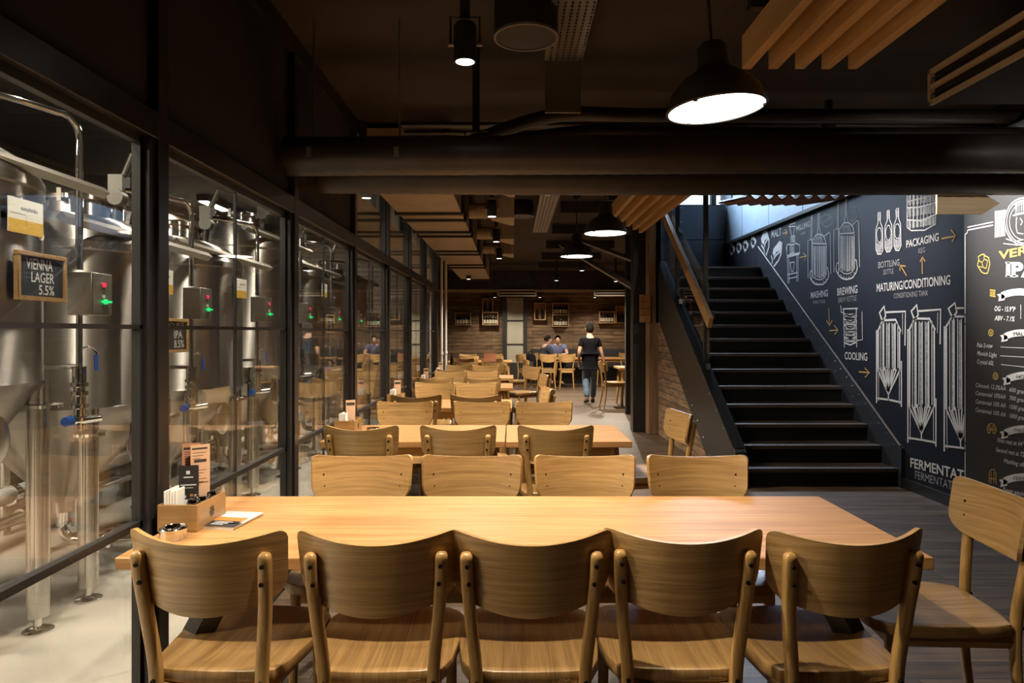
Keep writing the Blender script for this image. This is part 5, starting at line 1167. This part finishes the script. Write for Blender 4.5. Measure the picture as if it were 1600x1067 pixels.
q = Paint().frame((0.003, 0, 0), (0, 1, 0), (0, 0, 1), (1, 0, 0), 0.0008); q.text('7', -0.005, -0.009, 0.006, -0.009, 0.018, 0.02); q.build('lettering', M['print_dark'], sn)
# second row of smaller tanks behind
for k, y in enumerate((4.9, 6.6, 8.2)):
    t = thing('lager_cellar_tank'.replace('lager_', ''), 'upright steel cellar tank in the back row, %s from the viewer' % OR[k], 'tank', (-3.72, y, 0), 0, 'steel cellar tanks in the back row')
    MB().lathe([(0, 0.5), (0.3, 0.52), (0.44, 0.6), (0.46, 0.68), (0.46, 2.1), (0.42, 2.2), (0.25, 2.3), (0, 2.33)], 48).build('shell', M['steel'], t, smooth=30)
    for sx in (-1, 1):
        for sy in (-1, 1): MB().cyl((0.3 * sx, 0.3 * sy, 0.0), (0.3 * sx, 0.3 * sy, 0.6), 0.035, 12).build('leg', M['steel_leg'], t, smooth=40)
    m = MB()
    for i in range(4): m.cyl((0.1 * i - 0.15, 0.1, 2.25), (0.1 * i - 0.1, 0.14, 2.55 + 0.05 * (i % 2)), 0.022, 10)
    m.build('valve_line', M['chrome'], t, smooth=40)
# floor pipes and hose
for k, (x, z, r, mt, lb) in enumerate(((-3.3, 0.30, 0.055, 'white', 'thick white pipe running low behind the brewing tanks'), (-3.22, 0.16, 0.04, 'steel_leg', 'steel pipe running along the brewery floor behind the tanks'), (-3.85, 0.55, 0.05, 'steel_leg', 'steel pipe running along the white tiled wall'))):
    t = thing('floor_pipe', lb, 'pipe', (x, 0, z), 0, 'pipes low in the brewery')
    MB().cyl((0, 0.2 if k < 3 else 2.7, 0), (0, 10.6 if k < 3 else 9.4, 0), r, 16).build('tube', M[mt], t, smooth=40)
    for i in range(6):
        y = 1.2 + 1.5 * i
        if k == 3: y = TY[i]
        MB().box(-0.012, 0.012, y - 0.015, y + 0.015, -z + 0.004, 0).build('support', M['grey_metal'], t)
        MB().lathe([(r, -0.03), (r + 0.014, -0.026), (r + 0.014, 0.026), (r, 0.03)], 18, (0, y + 0.3, 0), 'y').build('clamp', M['chrome'], t, smooth=40)
for k in range(3):
    y = (0.4, 2.0, 8.6)[k]
    t = thing('strip_light', 'lit strip lamp on the brewery ceiling, %s from the viewer' % OR[k], 'lamp', (-3.6, y, 2.90), 0, 'strip lamps over the tanks')
    bx(-0.07, 0.07, -0.66, 0.66, 0.0, 0.078).build('housing', M['grey_metal'], t); bx(-0.05, 0.05, -0.64, 0.64, -0.012, 0.0).build('diffuser', M['stripwhite'], t)
for k, y in enumerate((1.7, 3.1, 4.5, 5.9, 7.6)):
    t = thing('brewery_downlight', 'small ceiling downlight in front of the tanks, %s from the viewer' % OR[k], 'lamp', (-1.62, y, 2.86), 0, 'downlights over the tanks')
    MB().lathe([(0.05, 0.0), (0.055, 0.0), (0.055, 0.12), (0, 0.12)], 20, cap=False).build('housing', M['black'], t, smooth=40); MB().lathe([(0, 0.004), (0.05, 0.004), (0.05, 0.008), (0, 0.008)], 20).build('lens', M['spotwhite'], t)
    lamp('downlight', 'SPOT', (0, 0, -0.01), 130, NEUT, 0.04, (-0.35, 0, -1), 150, 0.8, parent=t)
# ------------------------------------------------------------------ people
def skin(name, nodes, edges, mat, root, parent, lv=2, smooth=True):
    names = list(nodes); me = bpy.data.meshes.new(name)
    me.from_pydata([nodes[n][0] for n in names], [(names.index(a), names.index(b)) for a, b in edges], [])
    o = bpy.data.objects.new(name, me); COL.objects.link(o); o.parent = parent
    md = o.modifiers.new('skin', 'SKIN'); md.use_smooth_shade = True
    for i, n in enumerate(names):
        sv = me.skin_vertices[0].data[i]; r = nodes[n][1]
        sv.radius = r if isinstance(r, tuple) else (r, r); sv.use_root = (n == root)
    sd = o.modifiers.new('sub', 'SUBSURF'); sd.levels = lv; sd.render_levels = lv
    me.materials.append(mat); return o
def chain(*n): return [(n[i], n[i + 1]) for i in range(len(n) - 1)]
def hand(nodes, edges, pre, wrist, d, side, k=1.0):
    """palm and five fingers; d = direction of the hand, side = direction toward the thumb"""
    w = Vector(nodes[wrist][0]); d = Vector(d).normalized(); s = Vector(side).normalized(); u = d.cross(s).normalized()
    nodes[pre + 'palm'] = (w + d * 0.055 * k, (0.026 * k, 0.015 * k)); edges.append((wrist, pre + 'palm'))
    for i, (off, ln) in enumerate(((0.030, 0.062), (0.010, 0.075), (-0.010, 0.070), (-0.029, 0.052))):
        b = w + d * 0.092 * k + s * off * k; a = pre + 'f%d' % i
        nodes[a + 'a'] = (b, 0.0085 * k); nodes[a + 'b'] = (b + d * ln * 0.5 * k + u * 0.006 * k, 0.008 * k); nodes[a + 'c'] = (b + d * ln * 0.9 * k + u * 0.026 * k, 0.0065 * k)
        edges += chain(pre + 'palm', a + 'a', a + 'b', a + 'c')
    b = w + d * 0.035 * k + s * 0.036 * k
    nodes[pre + 't1'] = (b, 0.010 * k); nodes[pre + 't2'] = (b + d * 0.035 * k + s * 0.022 * k, 0.009 * k); nodes[pre + 't3'] = (b + d * 0.062 * k + s * 0.026 * k + u * 0.01, 0.007 * k)
    edges += chain(pre + 'palm', pre + 't1', pre + 't2', pre + 't3')
def head_parts(parent, c, fwd, hair_mat, k=1.0, bald=0.0, nape=0.62):
    """hair, eyes, brows and mouth as children; c centre of the head, fwd facing direction in the parent's frame"""
    yaw = math.atan2(fwd[0], fwd[1]); m = Matrix.Translation(c) @ Matrix.Rotation(-yaw, 4, 'Z')
    hm = MB(); vs = []; fs = []; ns, nr = 20, 10
    for j in range(nr + 1):
        th = pi * nape * j / nr
        for i in range(ns):
            ph = 2 * pi * i / ns; front = max(0, sin(ph))
            t2 = min(th, pi * (nape - (nape - 0.32 + bald) * front ** 0.7))
            r = 1.0 + 0.03 * sin(3 * ph + j)
            vs.append(m @ Vector((0.083 * k * r * sin(t2) * cos(ph), 0.100 * k * r * sin(t2) * sin(ph) - 0.006, 0.112 * k * cos(t2) + 0.012)))
    for j in range(nr):
        for i in range(ns): fs.append((j * ns + i, j * ns + (i + 1) % ns, (j + 1) * ns + (i + 1) % ns, (j + 1) * ns + i))
    hm.add(vs, fs); hm.build('hair', hair_mat, parent, smooth=80)
    for s in (-1, 1):
        MB().lathe([(0, -0.009), (0.008, -0.006), (0.011, 0), (0.008, 0.006), (0, 0.009)], 10).build('eye', M['paper'], parent, tuple(m @ Vector((s * 0.032 * k, 0.083 * k, 0.005))), smooth=80)
        MB().lathe([(0, -0.005), (0.005, -0.003), (0.005, 0.003), (0, 0.005)], 8).build('pupil', M['hair'], parent, tuple(m @ Vector((s * 0.032 * k, 0.0915 * k, 0.005))), smooth=80)
        e = MB().tube([m @ Vector((s * (0.018 + 0.009 * i) * k, (0.090 - 0.004 * i * i * 0.4) * k, 0.024 + 0.003 * (i == 1))) for i in range(4)], 0.004, 6); e.build('eyebrow', hair_mat, parent)
        MB().lathe([(0, -0.006), (0.016, -0.004), (0.02, 0.003), (0.012, 0.008), (0, 0.006)], 12, axis='x').build('ear', M['skin'], parent, tuple(m @ Vector((s * 0.080 * k, -0.005, -0.004))), smooth=80)
    MB().tube([m @ Vector((x * k, (0.086 - abs(x) * 0.35) * k, -0.050 + abs(x) * 0.06)) for x in (-0.024, -0.012, 0, 0.012, 0.024)], 0.005, 6).build('mouth', plain('lips', (0.36, 0.15, 0.12), 0.5) if 'lips' not in M else M['lips'], parent)
M['lips'] = plain('lips', (0.36, 0.15, 0.12), 0.5)
def head_nodes(nodes, edges, neck, c, fwd, k=1.0):
    c = Vector(c); f = Vector(fwd).normalized()
    nodes['jaw'] = (c + Vector((0, 0, -0.062 * k)) + f * 0.020, (0.058 * k, 0.060 * k)); nodes['skull'] = (c + Vector((0, 0, 0.01)), (0.079 * k, 0.093 * k)); nodes['crown'] = (c + Vector((0, 0, 0.072 * k)) - f * 0.006, (0.060 * k, 0.068 * k))
    nodes['nose'] = (c + f * 0.100 * k + Vector((0, 0, -0.014)), 0.014 * k)
    edges += chain(neck, 'jaw', 'skull', 'crown') + [('skull', 'nose')]
# --- the walking person, seen from behind
wk = thing('person', 'person in black tee and blue jeans walking away past the chairs', 'person', (1.50, 13.15, 0), R(3))
N = {'pelvis': ((0, 0, 0.80), (0.135, 0.10)), 'waist': ((0, 0.005, 0.94), (0.115, 0.085)), 'chest': ((0, 0.01, 1.10), (0.135, 0.098)), 'shoulders': ((0, 0.0, 1.215), (0.105, 0.075)), 'neck': ((0, 0.01, 1.30), 0.048)}
E = chain('pelvis', 'waist', 'chest', 'shoulders', 'neck')
head_nodes(N, E, 'neck', (0, 0.03, 1.435), (0, 1, 0), 0.97)
for s, nm in ((-1, 'l'), (1, 'r')):
    sh = (s * 0.155, 0.0, 1.215)
    el = (-0.215, -0.045, 0.985) if s < 0 else (0.225, 0.0, 0.99); wr = (-0.205, 0.06, 0.785) if s < 0 else (0.285, 0.05, 0.80)
    N[nm + 'sh'] = (sh, 0.050); N[nm + 'el'] = (el, 0.036); N[nm + 'wr'] = (wr, 0.024)
    E += chain('shoulders', nm + 'sh', nm + 'el', nm + 'wr')
    d = (Vector(wr) - Vector(el)).normalized(); hand(N, E, nm, nm + 'wr', d, (0, 1, 0) if s < 0 else (0.2, 1, 0.1), 0.95)
    hp = (s * 0.085, 0, 0.75); kn = (s * 0.09, 0.10 if s > 0 else -0.02, 0.44); an = (s * 0.085, 0.16 if s > 0 else -0.20, 0.085 if s > 0 else 0.12)
    N[nm + 'hp'] = (hp, 0.076); N[nm + 'kn'] = (kn, 0.055); N[nm + 'an'] = (an, 0.036); N[nm + 'toe'] = ((an[0] + s * 0.02, an[1] + 0.13, 0.032), 0.030)
    E += chain('pelvis', nm + 'hp', nm + 'kn', nm + 'an', nm + 'toe')
skin('body', N, E, M['skin'], 'pelvis', wk)
T_ = {k: N[k] for k in ('pelvis', 'waist', 'chest', 'shoulders')}
T_ = {k: (v[0], tuple(x + 0.014 for x in v[1])) for k, v in T_.items()}; T_['hem'] = ((0, 0, 0.66), (0.178, 0.156)); T_['pelvis'] = ((0, 0, 0.80), (0.166, 0.140)); T_['waist'] = ((0, 0.005, 0.95), (0.150, 0.112)); T_['collar'] = ((0, -0.004, 1.292), 0.090)
ET = chain('hem', 'pelvis', 'waist', 'chest', 'shoulders', 'collar')
for s, nm in ((-1, 'l'), (1, 'r')):
    T_[nm + 'sh'] = (N[nm + 'sh'][0], 0.063); e = Vector(N[nm + 'sh'][0]).lerp(Vector(N[nm + 'el'][0]), 0.62); T_[nm + 'sl'] = (e, 0.056); ET += chain('shoulders', nm + 'sh', nm + 'sl')
skin('tshirt', T_, ET, M['tee'], 'pelvis', wk)
J = {'pelvis': ((0, 0, 0.75), (0.10, 0.08))}; EJ = []
for s, nm in ((-1, 'l'), (1, 'r')):
    J[nm + 'hp'] = ((N[nm + 'hp'][0][0], 0, 0.68), 0.076); J[nm + 'kn'] = (N[nm + 'kn'][0], 0.068); J[nm + 'an'] = (N[nm + 'an'][0], 0.058); EJ += chain('pelvis', nm + 'hp', nm + 'kn', nm + 'an')
    skin('shoe', {'a': (Vector(N[nm + 'an'][0]) + Vector((0, -0.03, -0.045)), 0.042), 'b': (Vector(N[nm + 'an'][0]) + Vector((0, 0.06, -0.05)), 0.042), 'c': (Vector(N[nm + 'toe'][0]) + Vector((0, 0.02, 0.0)), 0.036)}, chain('a', 'b', 'c'), M['shoe'], 'a', wk)
skin('jeans', J, EJ, M['jeans'], 'pelvis', wk)
head_parts(wk, (0, 0.03, 1.445), (0, 1, 0), M['hair'], 0.97, 0.0, 0.80)
# --- seated figures
def seated(loc, rz, label, top, hair, lean, arms, fwd, bald=0.0):
    p = thing('person', label, 'person', loc, rz)
    N = {'pelvis': ((0, 0, 0.56), (0.15, 0.115)), 'waist': ((0, 0.04 + lean * 0.3, 0.72), (0.135, 0.105)), 'chest': ((0, 0.04 + lean * 0.7, 0.88), (0.152, 0.11)), 'shoulders': ((0, 0.03 + lean, 0.985), (0.12, 0.082)), 'neck': ((0, 0.045 + lean * 1.1, 1.055), 0.054)}
    E = chain('pelvis', 'waist', 'chest', 'shoulders', 'neck')
    hc = Vector((0, 0.075 + lean * 1.25, 1.165)); head_nodes(N, E, 'neck', hc, fwd)
    for s, nm in ((-1, 'l'), (1, 'r')):
        el, wr, hd, sd = arms[0] if s < 0 else arms[1]
        N[nm + 'sh'] = ((s * 0.178, 0.03 + lean, 0.975), 0.056); N[nm + 'el'] = (el, 0.040); N[nm + 'wr'] = (wr, 0.028)
        E += chain('shoulders', nm + 'sh', nm + 'el', nm + 'wr'); hand(N, E, nm, nm + 'wr', hd, sd)
        N[nm + 'hp'] = ((s * 0.095, 0.06, 0.54), 0.092); N[nm + 'kn'] = ((s * 0.11, 0.44, 0.50), 0.064); N[nm + 'an'] = ((s * 0.11, 0.42, 0.09), 0.04); N[nm + 'toe'] = ((s * 0.115, 0.55, 0.035), 0.033)
        E += chain('pelvis', nm + 'hp', nm + 'kn', nm + 'an', nm + 'toe')
    skin('body', N, E, M['skin'], 'pelvis', p)
    T_ = {k: (N[k][0], tuple(x + (0.03 if k == 'shoulders' else 0.018) for x in N[k][1])) for k in ('pelvis', 'waist', 'chest', 'shoulders')}; T_['collar'] = (Vector(N['neck'][0]) + Vector((0, 0, -0.03)), 0.066); ET = chain('pelvis', 'waist', 'chest', 'shoulders', 'collar')
    for nm in 'lr':
        T_[nm + 'sh'] = (N[nm + 'sh'][0], 0.084)
        if hair == 'long':
            T_[nm + 'el'] = (N[nm + 'el'][0], 0.060); T_[nm + 'wr'] = (Vector(N[nm + 'el'][0]).lerp(Vector(N[nm + 'wr'][0]), 0.85), 0.04); ET += chain('shoulders', nm + 'sh', nm + 'el', nm + 'wr')
        else:
            T_[nm + 'sl'] = (Vector(N[nm + 'sh'][0]).lerp(Vector(N[nm + 'el'][0]), 0.6), 0.058); ET += chain('shoulders', nm + 'sh', nm + 'sl')
    skin('jumper' if hair == 'long' else 'shirt', T_, ET, top, 'pelvis', p)
    J = {'pelvis': ((0, 0.0, 0.545), (0.155, 0.12))}; EJ = []
    for nm in 'lr':
        for q, r in (('hp', 0.10), ('kn', 0.074), ('an', 0.058)): J[nm + q] = (N[nm + q][0], r)
        EJ += chain('pelvis', nm + 'hp', nm + 'kn', nm + 'an')
        skin('shoe', {'a': (Vector(N[nm + 'an'][0]) + Vector((0, -0.03, -0.05)), 0.04), 'b': (Vector(N[nm + 'toe'][0]) + Vector((0, 0, 0.0)), 0.037)}, chain('a', 'b'), M['shoe'], 'a', p, 1)
    skin('trousers', J, EJ, M['tee'], 'pelvis', p)
    head_parts(p, hc + Vector((0, 0, 0.012)), fwd, M['hair'], 1.0, bald)
seat_src = far_chair
# man on a chair at the end of the table, turned away
dup(far_chair, (0.78, 17.50, 0), R(-66), 'oak chair under the dark haired man turned away', gp)
seated((0.80, 17.50, 0), R(-66), 'seated man with dark hair in a navy jumper, turned away from the viewer', M['navy'], 'long', 0.05,
       (((-0.25, 0.14, 0.78), (-0.14, 0.36, 0.765), (0.4, 1, 0), (1, -0.3, 0)), ((0.25, 0.14, 0.78), (0.16, 0.36, 0.765), (-0.4, 1, 0), (-1, -0.3, 0))), (0.15, 1, 0))
seated((1.24, 18.30, 0), R(172), 'seated balding man in a blue shirt facing the viewer, arms on the table', M['shirt_blue'], 'short', 0.08,
       (((-0.26, 0.22, 0.80), (-0.06, 0.42, 0.765), (1, 0.35, 0), (0.3, -1, 0)), ((0.26, 0.22, 0.80), (0.10, 0.46, 0.765), (-1, 0.4, 0), (-0.3, -1, 0))), (-0.1, 1, -0.18), 0.14)
